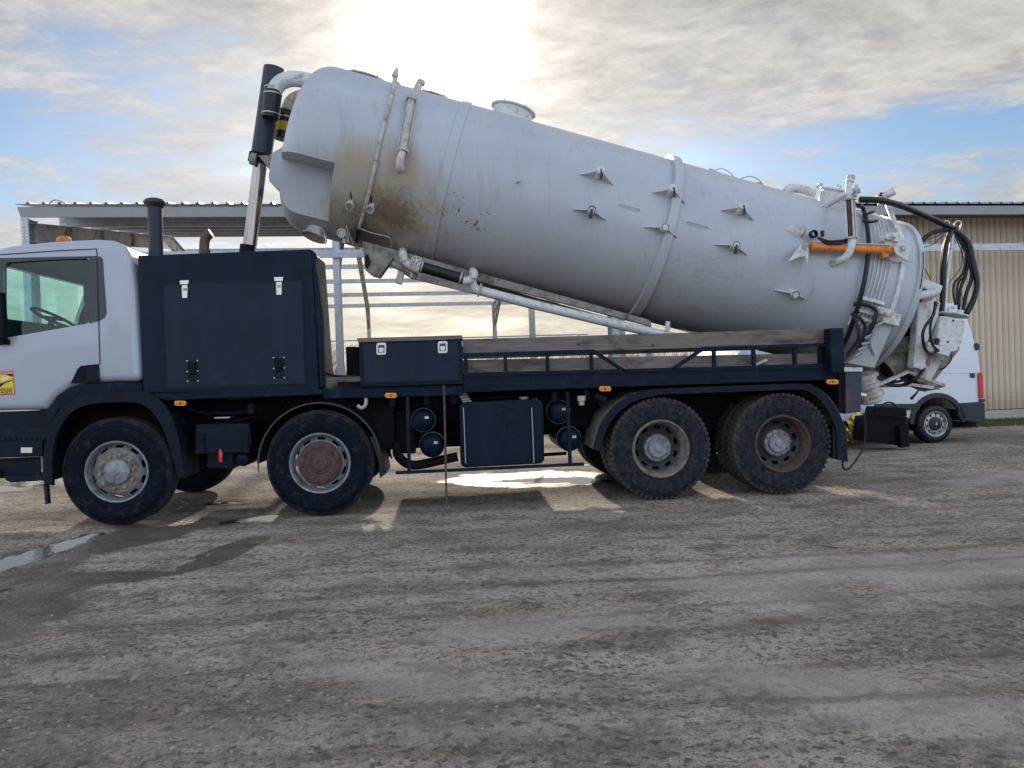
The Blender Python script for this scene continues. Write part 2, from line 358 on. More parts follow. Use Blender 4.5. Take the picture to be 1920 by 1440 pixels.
# ------------------------------------------------------------------ ground
def vnoise(x, y, seed):
    xi = np.floor(x).astype(np.int64); yi = np.floor(y).astype(np.int64); xf = x - xi; yf = y - yi
    def h(a, b):
        n = (a * 374761393 + b * 668265263 + seed * 974711) & 0x7fffffff
        n = ((n ^ (n >> 13)) * 1274126177) & 0x7fffffff
        n = n ^ (n >> 16)
        return (n & 0xffff) / 65535.0
    u = xf * xf * (3 - 2 * xf); v = yf * yf * (3 - 2 * yf)
    return (h(xi, yi) * (1 - u) + h(xi + 1, yi) * u) * (1 - v) + (h(xi, yi + 1) * (1 - u) + h(xi + 1, yi + 1) * u) * v
def fbm(x, y, s, oct=4, seed=1, g=0.5):
    a = 1.0; t = 0; tot = 0
    for i in range(oct):
        t = t + a * vnoise(x * s + i * 17.3, y * s - i * 9.1, seed + i); tot += a; a *= g; s *= 2.03
    return t / tot - 0.5
def blob(x, y, pts, wd):       # soft distance to a polyline on the ground
    best = np.full(np.shape(x), 1e9)
    for i in range(len(pts) - 1):
        (ax, ay, aw), (bx, by, bw) = pts[i], pts[i + 1]
        dx, dy = bx - ax, by - ay; L2 = dx * dx + dy * dy + 1e-9
        t = np.clip(((x - ax) * dx + (y - ay) * dy) / L2, 0, 1)
        d = np.hypot(x - ax - t * dx, (y - ay - t * dy)) / (aw + (bw - aw) * t)
        best = np.minimum(best, d)
    return best
def gp(*uvw): return [(gr(u, v).x, gr(u, v).y, wd) for u, v, wd in uvw]
PUD = [gp((-60, 1075, 0.15), (60, 1038, 0.22), (175, 1000, 0.13)),
       gp((430, 976, 0.10), (500, 968, 0.12)),
       gp((930, 900, 0.10), (1010, 897, 0.22), (1110, 897, 0.34)),
       gp((-60, 917, 0.5), (20, 915, 0.4), (75, 908, 0.25)),
       gp((395, 943, 0.10), (440, 940, 0.10)),
       gp((-90, 1120, 0.10), (5, 1105, 0.07))]
WET = [gp((-80, 1090, 0.35), (120, 1040, 0.42), (330, 985, 0.45), (500, 972, 0.35)),
       gp((0, 1150, 0.16), (150, 1085, 0.22), (330, 1075, 0.14), (480, 1010, 0.12)),
       gp((-60, 1200, 0.3), (60, 1140, 0.25)),
       gp((-60, 917, 1.0), (75, 908, 0.5)), gp((930, 898, 0.5), (1120, 896, 0.8))]
def ground_h(x, y):
    near = np.exp(-(np.hypot(x, y - 6) / 26.0) ** 2)
    h = fbm(x, y, 0.35, 3, 5) * 0.05 + fbm(x, y, 2.2, 4, 9) * 0.020 + fbm(x * 0.35, y, 3.0, 3, 23) * 0.018
    c = fbm(x, y, 9.0, 3, 31, 0.6); h = h + np.maximum(c - 0.08, 0) * 0.055 + fbm(x, y, 22, 2, 47) * 0.008
    for sy, amp in ((5.3, 1.0), (3.7, 0.8), (6.3, 0.6), (2.6, .7)):         # tyre tracks running past
        yy = y - sy - 0.05 * x - 0.25 * np.sin(x * 0.35 + sy)
        h = h - amp * 0.022 * np.exp(-(yy / 0.16) ** 2)
    pit = np.zeros_like(h)
    for p in PUD:
        d = blob(x, y, p, 1); d = d + fbm(x, y, 2.5, 3, 77) * 0.9 + fbm(x * .5, y, 14, 3, 78) * 0.9; pit = np.maximum(pit, np.clip(1.25 - d, 0, 1))
    h = h * near
    h = h * (1 - np.clip(pit * 1.6, 0, 1)) - 0.022 * np.clip(pit * 2, 0, 1)
    # level seats under the wheels
    for ax in (0.018, 2.010, 5.535, 6.855):
        for yy in (0.3, 2.2):
            q = TF.o + TF.m @ V((ax, yy, 0)); d = np.hypot((x - q.x), (y - q.y)); kk = np.exp(-(d / 0.42) ** 4); h = h * (1 - kk) - 0.004 * kk
    return h
def seq(parts):
    out = []
    for a, b, st in parts: out += list(np.arange(a, b, st))
    return np.array(out)
xs = seq([(-3000, -400, 400), (-400, -60, 40), (-60, -14, 3), (-14, -8.2, 0.3), (-8.2, 8.6, 0.045), (8.6, 14, 0.2), (14, 60, 3), (60, 400, 40), (400, 3401, 400)])
ys = seq([(-600, -40, 80), (-40, 0.6, 1.5), (0.6, 1.8, 0.1), (1.8, 8.0, 0.032), (8.0, 13.0, 0.06), (13, 22, 0.3), (22, 60, 2), (60, 400, 20), (400, 6000, 500)])
X, Y = np.meshgrid(xs, ys); Z = ground_h(X, Y)
nx, ny = len(xs), len(ys)
idx = np.arange(nx * ny).reshape(ny, nx)
F = np.stack([idx[:-1, :-1], idx[:-1, 1:], idx[1:, 1:], idx[1:, :-1]], -1).reshape(-1, 4)
me = bpy.data.meshes.new('ground'); me.vertices.add(nx * ny); me.vertices.foreach_set('co', np.stack([X, Y, Z], -1).ravel())
me.loops.add(F.size); me.loops.foreach_set('vertex_index', F.ravel()); me.polygons.add(len(F)); me.polygons.foreach_set('loop_start', np.arange(len(F)) * 4)
me.polygons.foreach_set('use_smooth', [True] * len(F)); me.update(calc_edges=True)
pale = np.zeros_like(Z)  # far right patch paints the sky's sheen on damp dirt as pale colour
for p in (gp((1800, 900, 0.35), (1900, 892, 0.6), (2060, 905, 0.8)), gp((1660, 890, 0.12), (1710, 888, 0.2)), gp((900, 1180, .25), (1150, 1160, .3)), gp((1350, 1100, .5), (1900, 1060, .4)), gp((600, 1250, .2), (900, 1290, .25)), gp((1300, 1250, .3), (1800, 1330, .3))):
    pale = np.maximum(pale, np.clip(1.3 - blob(X, Y, p, 1) - fbm(X, Y, 2.0, 4, 88) * 1.8, 0, 1))
at = me.attributes.new('pale', 'FLOAT', 'POINT'); at.data.foreach_set('value', pale.ravel())
trk = np.zeros_like(Z)
for y0, sl, amp in ((6.55, .035, 1.0), (6.05, .03, .8), (5.35, .06, 1.0), (4.75, .055, .9), (4.1, .075, .8), (3.45, .02, .7), (2.95, .04, .7), (2.5, -.03, .6)):
    yy = Y - y0 - sl * X - 0.12 * np.sin(X * 0.6 + y0 * 3)
    band = np.exp(-(yy / 0.15) ** 4); edge = np.exp(-((np.abs(yy) - 0.19) / 0.035) ** 2)
    fade = np.clip(fbm(X * .5, Y * .5 + y0, 0.5, 3, 130 + int(y0 * 10)) * 4 + 0.45, 0, 1)
    ribs = 0.65 + 0.35 * np.sign(np.sin(X * 38 + yy * 30))
    trk += amp * fade * (band * ribs * 0.6 - edge * 0.9)
at = me.attributes.new('track', 'FLOAT', 'POINT'); at.data.foreach_set('value', np.clip(trk, -1, 1).ravel())
wet = np.zeros_like(Z)
for p in PUD + WET:
    d = blob(X, Y, p, 1) + fbm(X, Y, 1.4, 6, 60, .6) * 3.0; wet = np.maximum(wet, np.clip((1.35 - d) / 0.7, 0, 1))
at = me.attributes.new('wet', 'FLOAT', 'POINT'); at.data.foreach_set('value', wet.ravel())
gm = bpy.data.materials.new('packed_dirt'); gm.use_nodes = True
keep = nt; nt = gm.node_tree; b = nt.nodes['Principled BSDF']
O = N('ShaderNodeTexCoord').outputs['Object']
n1 = noise(O, 0.55, 6, 0.6, 0.3, ((0, 0, 0), (0, 0, R_(9)), (0.6, 1, 1)))
n2 = noise(O, 3.2, 8, 0.7, 0.3, ((0, 0, 0), (0, 0, 0), (0.6, 1, 1)))
n3 = noise(O, 24, 6, 0.7)
n4 = noise(O, 90, 4, 0.7)
c = RAMP(n1, [(0.30, (0.31, 0.228, 0.163)), (0.46, (0.46, 0.362, 0.278)), (0.60, (0.595, 0.49, 0.395)), (0.72, (0.505, 0.405, 0.315))])
c = MIX(RAMP(n2, [(0.40, 0.75), (0.51, 0.0)]), c, (0.175, 0.135, 0.105))
c = MIX(RAMP(n2, [(0.53, 0.0), (0.66, 0.55)]), c, (0.56, 0.50, 0.445))
n5 = noise(O, 3.4, 7, 0.65, 0.2, ((0, 0, 0), (0, 0, R_(2.5)), (0.16, 1, 1)))
rut = RAMP(noise(O, 0.30, 2, 0.5, 0, ((7, 3, 0), (0, 0, 0), (1, 1, 1))), [(0.46, 0.0), (0.60, 0.75)])
c = MIX(M_('MULTIPLY', rut, RAMP(n5, [(0.40, 0.75), (0.49, 0.0)])), c, (0.19, 0.155, 0.13))
c = MIX(M_('MULTIPLY', rut, RAMP(n5, [(0.53, 0.0), (0.62, 0.6)])), c, (0.56, 0.51, 0.46))
big7 = noise(O, 0.8, 4, 0.6, 0.2, ((9, 4, 0), (0, 0, 0), (0.5, 1, 1)))
c = MIX(RAMP(big7, [(0.36, 0.6), (0.47, 0.0)]), c, (0.16, 0.12, 0.09))
c = MIX(RAMP(n3, [(0.39, 0.85), (0.485, 0.0)]), c, (0.135, 0.105, 0.083))
c = MIX(RAMP(n3, [(0.55, 0.0), (0.66, 0.6)]), c, (0.60, 0.545, 0.49))
n6 = noise(O, 30, 4, 0.65, 0.0, ((0, 0, 0), (0, 0, 0), (0.6, 1, 1)))
c = MIX(RAMP(n6, [(0.565, 0.0), (0.615, 0.9)]), c, (0.085, 0.066, 0.053))  # dark specks paint the tiny shadows of clods into the dirt
c = MIX(RAMP(n4, [(0.40, 0.6), (0.49, 0.0)]), c, (0.11, 0.088, 0.072))
c = MIX(M_('MULTIPLY', N('ShaderNodeAttribute', attribute_name='pale').outputs['Fac'], 0.45), c, (0.56, 0.52, 0.48))
tk = N('ShaderNodeAttribute', attribute_name='track').outputs['Fac']
c = MIX(M_('MULTIPLY', M_('MAXIMUM', tk, 0.0), 0.55), c, (0.60, 0.52, 0.44))
c = MIX(M_('MULTIPLY', M_('MAXIMUM', M_('MULTIPLY', tk, -1.0), 0.0), 0.6), c, (0.14, 0.105, 0.08))
aw = N('ShaderNodeAttribute', attribute_name='wet').outputs['Fac']
wf = RAMP(M_('ADD', aw, M_('MULTIPLY', M_('SUBTRACT', n2, 0.5), 0.6)), [(0.25, 0.0), (0.6, 1.0)])
c = MIX(M_('MULTIPLY', wf, 0.72), c, (0.060, 0.044, 0.034))
lk(c, b.inputs['Base Color'])
lk(RAMP(M_('ADD', M_('MULTIPLY', wf, -0.55), M_('SUBTRACT', M_('ADD', 0.9, M_('MULTIPLY', M_('SUBTRACT', n3, 0.5), 0.3)), M_('MULTIPLY', N('ShaderNodeAttribute', attribute_name='pale').outputs['Fac'], 0.25))), [(0.0, 0.0), (1.0, 1.0)]), b.inputs['Roughness'])
bn = N('ShaderNodeBump'); bn.inputs['Strength'].default_value = 1.0; bn.inputs['Distance'].default_value = 0.035
hh = M_('ADD', M_('MULTIPLY', n3, 1.0), M_('MULTIPLY', n4, 0.35)); lk(M_('MULTIPLY', hh, M_('SUBTRACT', 1.0, M_('MULTIPLY', wf, 0.25))), bn.inputs['Height']); lk(bn.outputs[0], b.inputs['Normal'])
nt = keep
me.materials.append(gm); go = bpy.data.objects.new('ground', me); col.objects.link(go); go['kind'] = 'structure'; go['label'] = 'packed grey brown dirt yard with tyre tracks and wet patches'
# water in the hollows
wm = bpy.data.materials.new('muddy_water'); wm.use_nodes = True; keep = nt; nt = wm.node_tree; b = nt.nodes['Principled BSDF']
b.inputs['Base Color'].default_value = (0.05, 0.04, 0.032, 1); b.inputs['Roughness'].default_value = 0.06; b.inputs['IOR'].default_value = 1.33
O = N('ShaderNodeTexCoord').outputs['Object']; bn = N('ShaderNodeBump'); bn.inputs['Strength'].default_value = 0.25; bn.inputs['Distance'].default_value = 0.01
lk(noise(O, 14, 3, 0.5), bn.inputs['Height']); lk(bn.outputs[0], b.inputs['Normal']); nt = keep
plab = ['bright puddle streak left of the front wheel', 'small puddle between the two front axles', 'bright puddle behind the fuel tank', 
        'puddle beyond the cab steps', 'tiny puddle under the chassis', 'thin puddle at the left edge']
for p, lb in zip(PUD, plab):
    x0 = min(q[0] - q[2] * 2.2 for q in p); x1 = max(q[0] + q[2] * 2.2 for q in p); y0 = min(q[1] - q[2] * 2.2 for q in p); y1 = max(q[1] + q[2] * 2.2 for q in p)
    mb = MB(); mb.add([(x0, y0, -0.0165), (x1, y0, -0.0165), (x1, y1, -0.0165), (x0, y1, -0.0165)], [(0, 1, 2, 3)])
    mb.build('puddle', wm, None, smooth=False, kind='structure', label=lb)
# loose clods and pebbles
ico = [(0, 0, 1)] + [(math.cos(a) * 0.9, math.sin(a) * 0.9, 0.3) for a in np.arange(5) * 1.2566] + [(math.cos(a) * 0.9, math.sin(a) * 0.9, -0.4) for a in np.arange(5) * 1.2566 + 0.63]
icf = [(0, 1 + i, 1 + (i + 1) % 5) for i in range(5)] + [(1 + i, 6 + i, 1 + (i + 1) % 5) for i in range(5)] + [(1 + (i + 1) % 5, 6 + i, 6 + (i + 1) % 5) for i in range(5)]
def scatter(n, smin, smax, name, mat, label, flat=0.6, seed=3):
    r = np.random.RandomState(seed); vs = []; fs = []
    y = 1.9 + 10.5 * r.rand(n) ** 1.4; x = (r.rand(n) - 0.5) * 2 * (0.75 * y + 1.0)
    keepm = (fbm(x, y, 0.8, 3, 91) + 0.5 + 0.25 * r.rand(n)) > 0.52
    x, y = x[keepm], y[keepm]; z = ground_h(x, y); A = np.array(ico)
    for i in range(len(x)):
        s = smin + (smax - smin) * r.rand() ** 5; o = len(vs); q = A * (1 + 0.35 * (r.rand(11, 1) - 0.5)) * (s, s * (0.6 + 0.5 * r.rand()), s * flat)
        a = r.rand() * 6.28; ca, sa = math.cos(a), math.sin(a)
        vs += [(x[i] + p[0] * ca - p[1] * sa, y[i] + p[0] * sa + p[1] * ca, z[i] + p[2] * 0.9) for p in q]
        fs += [tuple(k + o for k in f) for f in icf]
    m = MB(); m.v = vs; m.f = fs; me = m.mesh(name, True, 50, recalc=False); me.materials.append(MAT[mat])
    o = bpy.data.objects.new(name, me); col.objects.link(o); o['kind'] = 'stuff'; o['label'] = label; o['category'] = 'gravel'
scatter(16000, 0.003, 0.016, 'mud_clods', 'clod', 'small dark clods of mud scattered over the dirt yard')
scatter(1500, 0.002, 0.007, 'pebbles', 'pebble', 'pale pebbles scattered over the dirt yard', 0.7, 8)

# ================================================================== THE TRUCK
truck = empty('vacuum_truck', TF.o, TF.yaw, label='white cab four-axle vacuum tanker truck with its dirty white tank tipped up', category='truck')
WD = 2.5
def tilt(pts, y=0.0): return PX(pts, y)
# ---- chassis
m = MB()
for yy in (0.82, 1.60):
    m.box(-1.3, 7.75, yy, yy + 0.08, 0.86, 1.14)
for xx in (-0.9, 0.9, 2.6, 3.6, 4.6, 6.1, 7.6): m.box(xx, xx + 0.1, 0.905, 1.595, 0.92, 1.08)
m.build('chassis_rail', 'navy2', truck, bevel=0.006)
m = MB(); m.box(-1.05, 0.9, 0.72, 1.78, 0.62, 1.5); m.box(0.9, 1.9, 0.95, 1.55, 0.55, 1.1)
m.tube([(1.9, 1.25, 0.82), (5.3, 1.25, 0.66)], 0.06); m.build('engine_block', 'black', truck, bevel=0.02)
for ax in (0.018, 2.010, 5.535, 6.855):
    m = MB(); m.tube([(ax, 0.2, 0.54), (ax, 2.3, 0.54)], 0.07 if ax < 3 else 0.11)
    if ax > 3: m.lathe([(0, -0.3), (0.16, -0.26), (0.24, -0.1), (0.26, 0), (0.24, 0.1), (0.16, 0.26), (0, 0.3)], (ax, 1.25, 0.56), (0, 1, 0), 20)
    m.build('axle', 'black', truck)
    for yy in (0.70, 1.72):
        m = MB()
        for k in range(5):
            hl = 0.62 - k * 0.09; m.prism([(ax - hl, yy, 0.68 + k * 0.022 + 0.05), (ax, yy, 0.62 + k * 0.022), (ax + hl, yy, 0.68 + k * 0.022 + 0.05), (ax + hl, yy, 0.70 + k * 0.022 + 0.05), (ax, yy, 0.64 + k * 0.022), (ax - hl, yy, 0.70 + k * 0.022 + 0.05)], (0, 0.08, 0))
        m.build('leaf_spring', 'black', truck)
# far side equipment that closes the view under the truck
m = MB(); m.box(2.75, 4.35, 1.88, 2.48, 0.48, 1.15); m.build('far_tool_locker', 'navy2', truck, bevel=0.02)
m = MB(); m.box(0.72, 1.35, 1.9, 2.45, 0.55, 1.1); m.build('far_battery_box', 'black', truck, bevel=0.02)
m = MB(); m.box(-1.0, 7.7, 2.44, 2.49, 1.12, 1.36); m.build('far_side_beam', 'navy2', truck)
for q in ((2.3, 2.75, 0.35, 0.8, 0.62, 1.3), (1.55, 2.6, 0.55, 0.8, 1.05, 1.34), (4.35, 4.9, 0.6, 1.9, 0.75, 1.2), (6.0, 6.3, 0.66, 1.8, 0.62, 1.1), (3.4, 4.3, 0.85, 1.6, 0.6, 0.86), (5.0, 7.6, .7, .8, .66, 1.1), (.6, 1.5, .7, .8, .7, 1.2)):
    m = MB(); m.box(*q); m.build('underbody_gear', 'black', truck, bevel=0.02)

# ---- wheels
def tyre_mb(lugs):
    m = MB(); s = 0.31
    pr = [(0.297, 0.045), (0.305, 0.02), (0.322, 0.012), (0.326, 0.015), (0.345, 0.009), (0.348, 0.004), (0.354, 0.004), (0.357, 0.008), (0.40, 0.001), (0.452, 0.005), (0.455, 0.001), (0.461, 0.001), (0.464, 0.007), (0.490, 0.016), (0.492, 0.011), (0.498, 0.013), (0.522, 0.034), (0.533, 0.052)]
    top = []
    rt = 0.540 if not lugs else 0.536
    for g in (0.055, 0.10, 0.145, 0.19, 0.235):
        if not lugs: top += [(rt, g + 0.006), (rt, g + 0.034), (rt - 0.012, g + 0.036), (rt - 0.012, g + 0.043)]
        else: top += [(rt, g), (rt, g + 0.04)]
    top = [t for t in top if t[1] < 0.255]
    if lugs: pr = pr[:-2] + [(0.520, 0.036)]
    prof = pr + top + [(r, s - h) for r, h in pr[::-1]]
    m.lathe(prof, (0, 0, 0), (0, 1, 0), 72)
    if lugs:
        nl = 58
        for k in range(nl):
            for side in (0, 1):
                a0 = 2 * math.pi * (k + 0.5 * side) / nl; wd = 0.66 * 2 * math.pi / nl
                ya, yb = ((0.030, 0.118) if side == 0 else (s - 0.118, s - 0.030))
                def pt(a, r, y): return (r * math.sin(a), y, r * math.cos(a))
                ye = 0.022 if side == 0 else s - 0.022
                q0 = [pt(a0, 0.506, ye), pt(a0 + wd, 0.506, ye), pt(a0 + wd + 0.03, 0.515, yb if side == 0 else ya), pt(a0 + 0.03, 0.515, yb if side == 0 else ya)]
                q1 = [pt(a0 + 0.01, 0.539, ya if side == 0 else yb), pt(a0 + wd - 0.01, 0.539, ya if side == 0 else yb), pt(a0 + wd + 0.02, 0.541, yb if side == 0 else ya), pt(a0 + 0.04, 0.541, yb if side == 0 else ya)]
                m.hexa(q0, q1)
            a0 = 2 * math.pi * (k + 0.3) / nl; wd = 0.55 * 2 * math.pi / nl
            m.hexa([pt(a0, 0.515, 0.13), pt(a0 + wd, 0.515, 0.13), pt(a0 + wd, 0.515, 0.18), pt(a0, 0.515, 0.18)],
                   [pt(a0, 0.541, 0.13), pt(a0 + wd, 0.541, 0.13), pt(a0 + wd, 0.541, 0.18), pt(a0, 0.541, 0.18)])
    return m
def disc_holes(m, r0, h0, r1, h1, nh=10, duty=(1, 2, 3)):
    # annular disc with real hand holes between r0 and r1
    seg = 6 * nh; R3 = [r0, r0 + (r1 - r0) * 0.28, r0 + (r1 - r0) * 0.5, r0 + (r1 - r0) * 0.72, r1]
    H3 = [h0 + (h1 - h0) * (r - r0) / (r1 - r0) for r in R3]
    o = len(m.v)
    for r, h in zip(R3, H3):
        for k in range(seg):
            a = 2 * math.pi * k / seg; m.v.append((r * math.cos(a), h, r * math.sin(a)))
    for i in range(4):
        for k in range(seg):
            j = k % 6
            if i in (1, 2) and j in (1, 2, 3): continue
            m.f.append((o + i * seg + k, o + i * seg + (k + 1) % seg, o + (i + 1) * seg + (k + 1) % seg, o + (i + 1) * seg + k))
TYRE_ROAD = tyre_mb(False).mesh('tyre', True, 30); TYRE_ROAD.materials.append(MAT['tyre'])
TYRE_LUG = tyre_mb(True).mesh('tyre', True, 30); TYRE_LUG.materials.append(MAT['tyre_mud'])
def rim_front():
    m = MB(); m.lathe([(0.302, 0.05), (0.310, 0.018), (0.302, 0.006), (0.292, 0.010), (0.284, 0.035), (0.276, 0.105)], (0, 0, 0), (0, 1, 0), 60)
    disc_holes(m, 0.276, 0.105, 0.222, 0.048)
    return m
def rim_rear():
    m = MB(); m.lathe([(0.302, 0.05), (0.308, 0.018), (0.298, 0.004), (0.286, 0.010), (0.278, 0.05), (0.262, 0.075), (0.255, 0.19)], (0, 0, 0), (0, 1, 0), 60)
    return m
def disc_rear():
    m = MB(); disc_holes(m, 0.2545, 0.185, 0.185, 0.225)
    m.lathe([(0.185, 0.225), (0.165, 0.228), (0.10, 0.228)], (0, 0, 0), (0, 1, 0), 60); return m
def nuts(m, r, h, n, s=0.016, t=0.022, ph=0.1):
    for k in range(n):
        a = ph + 2 * math.pi * k / n; c = (r * math.cos(a), h, r * math.sin(a))
        m.lathe([(s, 0), (s, -t * 0.6), (s * 0.6, -t * 0.6), (s * 0.55, -t), (0, -t)], c, (0, 1, 0), 8)
def hub_front(flat):
    m = MB()
    if not flat: m.lathe([(0.125, 0.045), (0.125, 0.015), (0.115, 0.004), (0.085, 0.000), (0.075, -0.006), (0.035, -0.008), (0.03, -0.016), (0.018, -0.016), (0.016, -0.006), (0, -0.006)], (0, 0, 0), (0, 1, 0), 40); nuts(m, 0.168, 0.040, 10, 0.019, 0.034)
    else:
        m.lathe([(0.208, 0.045), (0.208, 0.022), (0.195, 0.016), (0.16, 0.016), (0.155, 0.022), (0.11, 0.022), (0.10, 0.010), (0.08, 0.010), (0.072, -0.012), (0.05, -0.018), (0.03, -0.018), (0.025, -0.012), (0, -0.012)], (0, 0, 0), (0, 1, 0), 40); nuts(m, 0.180, 0.016, 10, 0.018, 0.026)
    return m
def hub_rear():
    m = MB(); m.lathe([(0.150, 0.23), (0.150, 0.17), (0.142, 0.150), (0.112, 0.145), (0.105, 0.120), (0.095, 0.112), (0.045, 0.112), (0.04, 0.100), (0.025, 0.098), (0, 0.098)], (0, 0, 0), (0, 1, 0), 40)
    nuts(m, 0.130, 0.150, 10, 0.014, 0.03); nuts(m, 0.078, 0.112, 5, 0.009, 0.01); return m
def mk(mb, name, mat):
    me = mb.mesh(name, True, 35); me.materials.append(MAT[mat]); return me
RIM_F, RIM_R = mk(rim_front(), 'rim', 'hub'), mk(rim_rear(), 'rim', 'hub')
DISC_R = mk(disc_rear(), 'wheel_disc', 'disc')
RIM_RUST = RIM_R.copy(); RIM_RUST.materials.clear(); RIM_RUST.materials.append(MAT['rust'])
RIM_MUD = RIM_R.copy(); RIM_MUD.materials.clear(); RIM_MUD.materials.append(MAT['hub_dirty'])
PLATE_A = mk(MB().lathe([(0.222, 0.048), (0.212, 0.040), (0.12, 0.040), (0.12, 0.10)], (0, 0, 0), (0, 1, 0), 60), 'hub_plate', 'hub_dirty')
PLATE_B = PLATE_A.copy(); PLATE_B.materials.clear(); PLATE_B.materials.append(MAT['rust'])
HUB_A, HUB_B, HUB_R = mk(hub_front(False), 'hub', 'hub'), mk(hub_front(True), 'hub', 'rust'), mk(hub_rear(), 'hub', 'hub')
DRUM_R = mk(MB().lathe([(0, .262), (.24, .262), (.245, .30), (0, .30)], (0, 0, 0), (0, 1, 0), 32), 'brake_drum', 'black')
DRUM = mk(MB().lathe([(0, .13), (.19, .13), (.21, .15), (.265, .20), (.265, .26), (0, .26)], (0, 0, 0), (0, 1, 0), 32), 'brake_drum', 'black')
def wheel(x, y, tyre, rim, hub, far=False, steer=0, label=None):
    e = empty('wheel', (x, y, 0.54), (math.pi if far else 0) + steer); e.parent = truck
    if label: e['label'] = label
    for n, me in (('tyre', tyre), ('rim', rim), ('hub', hub), ('brake_drum', DRUM_R if tyre is TYRE_LUG else DRUM), ('wheel_disc', DISC_R if tyre is TYRE_LUG else None), ('hub_plate', None if tyre is TYRE_LUG else (PLATE_B if hub is HUB_B else PLATE_A))):
        if me is None: continue
        o = bpy.data.objects.new(n, me); col.objects.link(o); o.parent = e
        if n == 'tyre': o.rotation_euler = (0, random.random() * 6, 0)
    return e
wheel(0.018, 0.0, TYRE_ROAD, RIM_F, HUB_A, label='front wheel with domed grey hub cap'); wheel(0.018, WD, TYRE_ROAD, RIM_F, HUB_A, True)
wheel(2.010, 0.0, TYRE_ROAD, RIM_F, HUB_B, label='second axle wheel with rusty brown hub plate'); wheel(2.010, WD, TYRE_ROAD, RIM_F, HUB_B, True)
for ax, rm, lb in ((5.535, RIM_MUD, 'third axle dual wheel with deep mud grey rim'), (6.855, RIM_RUST, 'rearmost dual wheel with rusty red rim')):
    wheel(ax, 0.0, TYRE_LUG, rm, HUB_R, label=lb); wheel(ax, 0.345, TYRE_LUG, rm, None)
    wheel(ax, WD, TYRE_LUG, rm, HUB_R, True); wheel(ax, WD - 0.345, TYRE_LUG, rm, None, True)

# ---- cab
CABP = [(-75, 772), (-82, 640), (-64, 560), (-38, 484), (-20, 468), (20, 459), (100, 451), (180, 447), (208, 449), (232, 461), (247, 488), (256, 540), (266, 700), (267, 716), (215, 716), (160, 719), (134, 725), (110, 741), (85, 768)]
Y0c, Y1c = 0.03, 2.45
mb = MB(); mb.prism(PX(CABP, Y0c), (0, Y1c - Y0c, 0)); cab = mb.build('cab', 'cab', truck, smooth=True)
bv = cab.modifiers.new('edge', 'BEVEL'); bv.width = 0.10; bv.segments = 6; bv.limit_method = 'ANGLE'; bv.angle_limit = R_(60)
INP = [(-68, 706), (-74, 640), (-57, 565), (-30, 494), (-12, 478), (100, 463), (205, 462), (228, 475), (240, 500), (250, 700), (210, 706)]
mb = MB(); mb.prism(PX(INP, Y0c), (0, 2.28, 0)); ci = mb.build('cutter', 'seam', truck); ci.location = (0, 0.07, 0)
WINP = [(5, 500), (10, 490), (18, 488), (160, 481), (166, 488), (167, 602), (163, 607), (8, 634), (5, 630)]
mb = MB(); mb.prism([p - V((0, 0.4, 0)) for p in PX(WINP, Y0c)], (0, 3.2, 0)); cw = mb.build('cutter', 'seam', truck)
mb = MB(); mb.box(-2.6, -0.92, 0.22, 2.26, 2.10, 2.66); cs = mb.build('cutter', 'seam', truck)
boolean(cab, [ci, cw, cs])
# dark lining on the faces inside
poly = [(p.x, p.z) for p in PX(INP, Y0c)]
def inside(x, z):
    c_ = False
    for i in range(len(poly)):
        (x1, z1), (x2, z2) = poly[i], poly[i - 1]
        if (z1 > z) != (z2 > z) and x < (x2 - x1) * (z - z1) / (z2 - z1) + x1: c_ = not c_
    return c_
cab.data.materials.append(MAT['seat'])
for f in cab.data.polygons:
    q = f.center + f.normal * 0.012
    if 0.10 < q.y < 2.38 and inside(q.x, q.z): f.material_index = 1
cab.data.polygons.foreach_set('use_smooth', [True] * len(cab.data.polygons)); cab.data.set_sharp_from_angle(angle=R_(28))
# door: seam line, frit panels, glass
DOOR = [(-40, 482), (0, 478), (110, 471), (179, 466), (184, 468), (185, 480), (188, 700), (187, 717), (160, 719), (134, 725), (110, 741), (87, 765), (60, 770), (-40, 772)]
def ring_line(pts, wpx, y, d):   # thin groove following a pixel polyline
    m = MB(); P3 = PX(pts, y)
    for a, b_ in zip(P3[:-1], P3[1:]): m.beam(a, b_, d, wpx * 0.0053, up=(b_ - a).cross(V((0, 1, 0))))
    return m
ring_line([(-20, 479), (0, 477.5), (110, 470), (181, 466.5), (182.5, 480), (185, 590), (187.5, 683)], 1.4, Y0c - 0.002, 0.008).build('door_gap', 'seam', cab, smooth=False)
ring_line([(-20, 663), (60, 659), (130, 655), (185, 647)], 1.0, Y0c - 0.0005, 0.004).build('door_crease', 'cab', cab, smooth=False)
ring_line([(190, 646), (214, 642)], 0.8, Y0c - 0.0005, 0.004).build('door_crease', 'cab', cab, smooth=False)
def plate(pts, y, d, name, mat, parent, bevel=0.0, **k):
    m = MB(); m.prism([p - V((0, d, 0)) for p in PX(pts, y)], (0, d, 0)); return m.build(name, mat, parent, smooth=bool(bevel), bevel=bevel, **k)
plate([(166.5, 481), (181, 480), (184, 602), (167, 606.5)], Y0c, 0.006, 'window_surround', 'frit', cab)
plate([(-20, 487), (0, 485), (0, 484), (181, 480), (181, 484), (100, 487), (14, 492), (6, 502), (6, 634), (-20, 640)], Y0c, 0.0045, 'window_surround', 'frit', cab)
plate([(184.5, 481), (189, 481), (193, 486), (200, 588), (196, 596), (186.5, 602)], Y0c, 0.006, 'quarter_window', 'frit', cab, bevel=0.002)
plate([(5, 487), (166, 480), (168, 607), (5, 635)], Y0c + 0.035, 0.004, 'side_window', 'glass', cab)
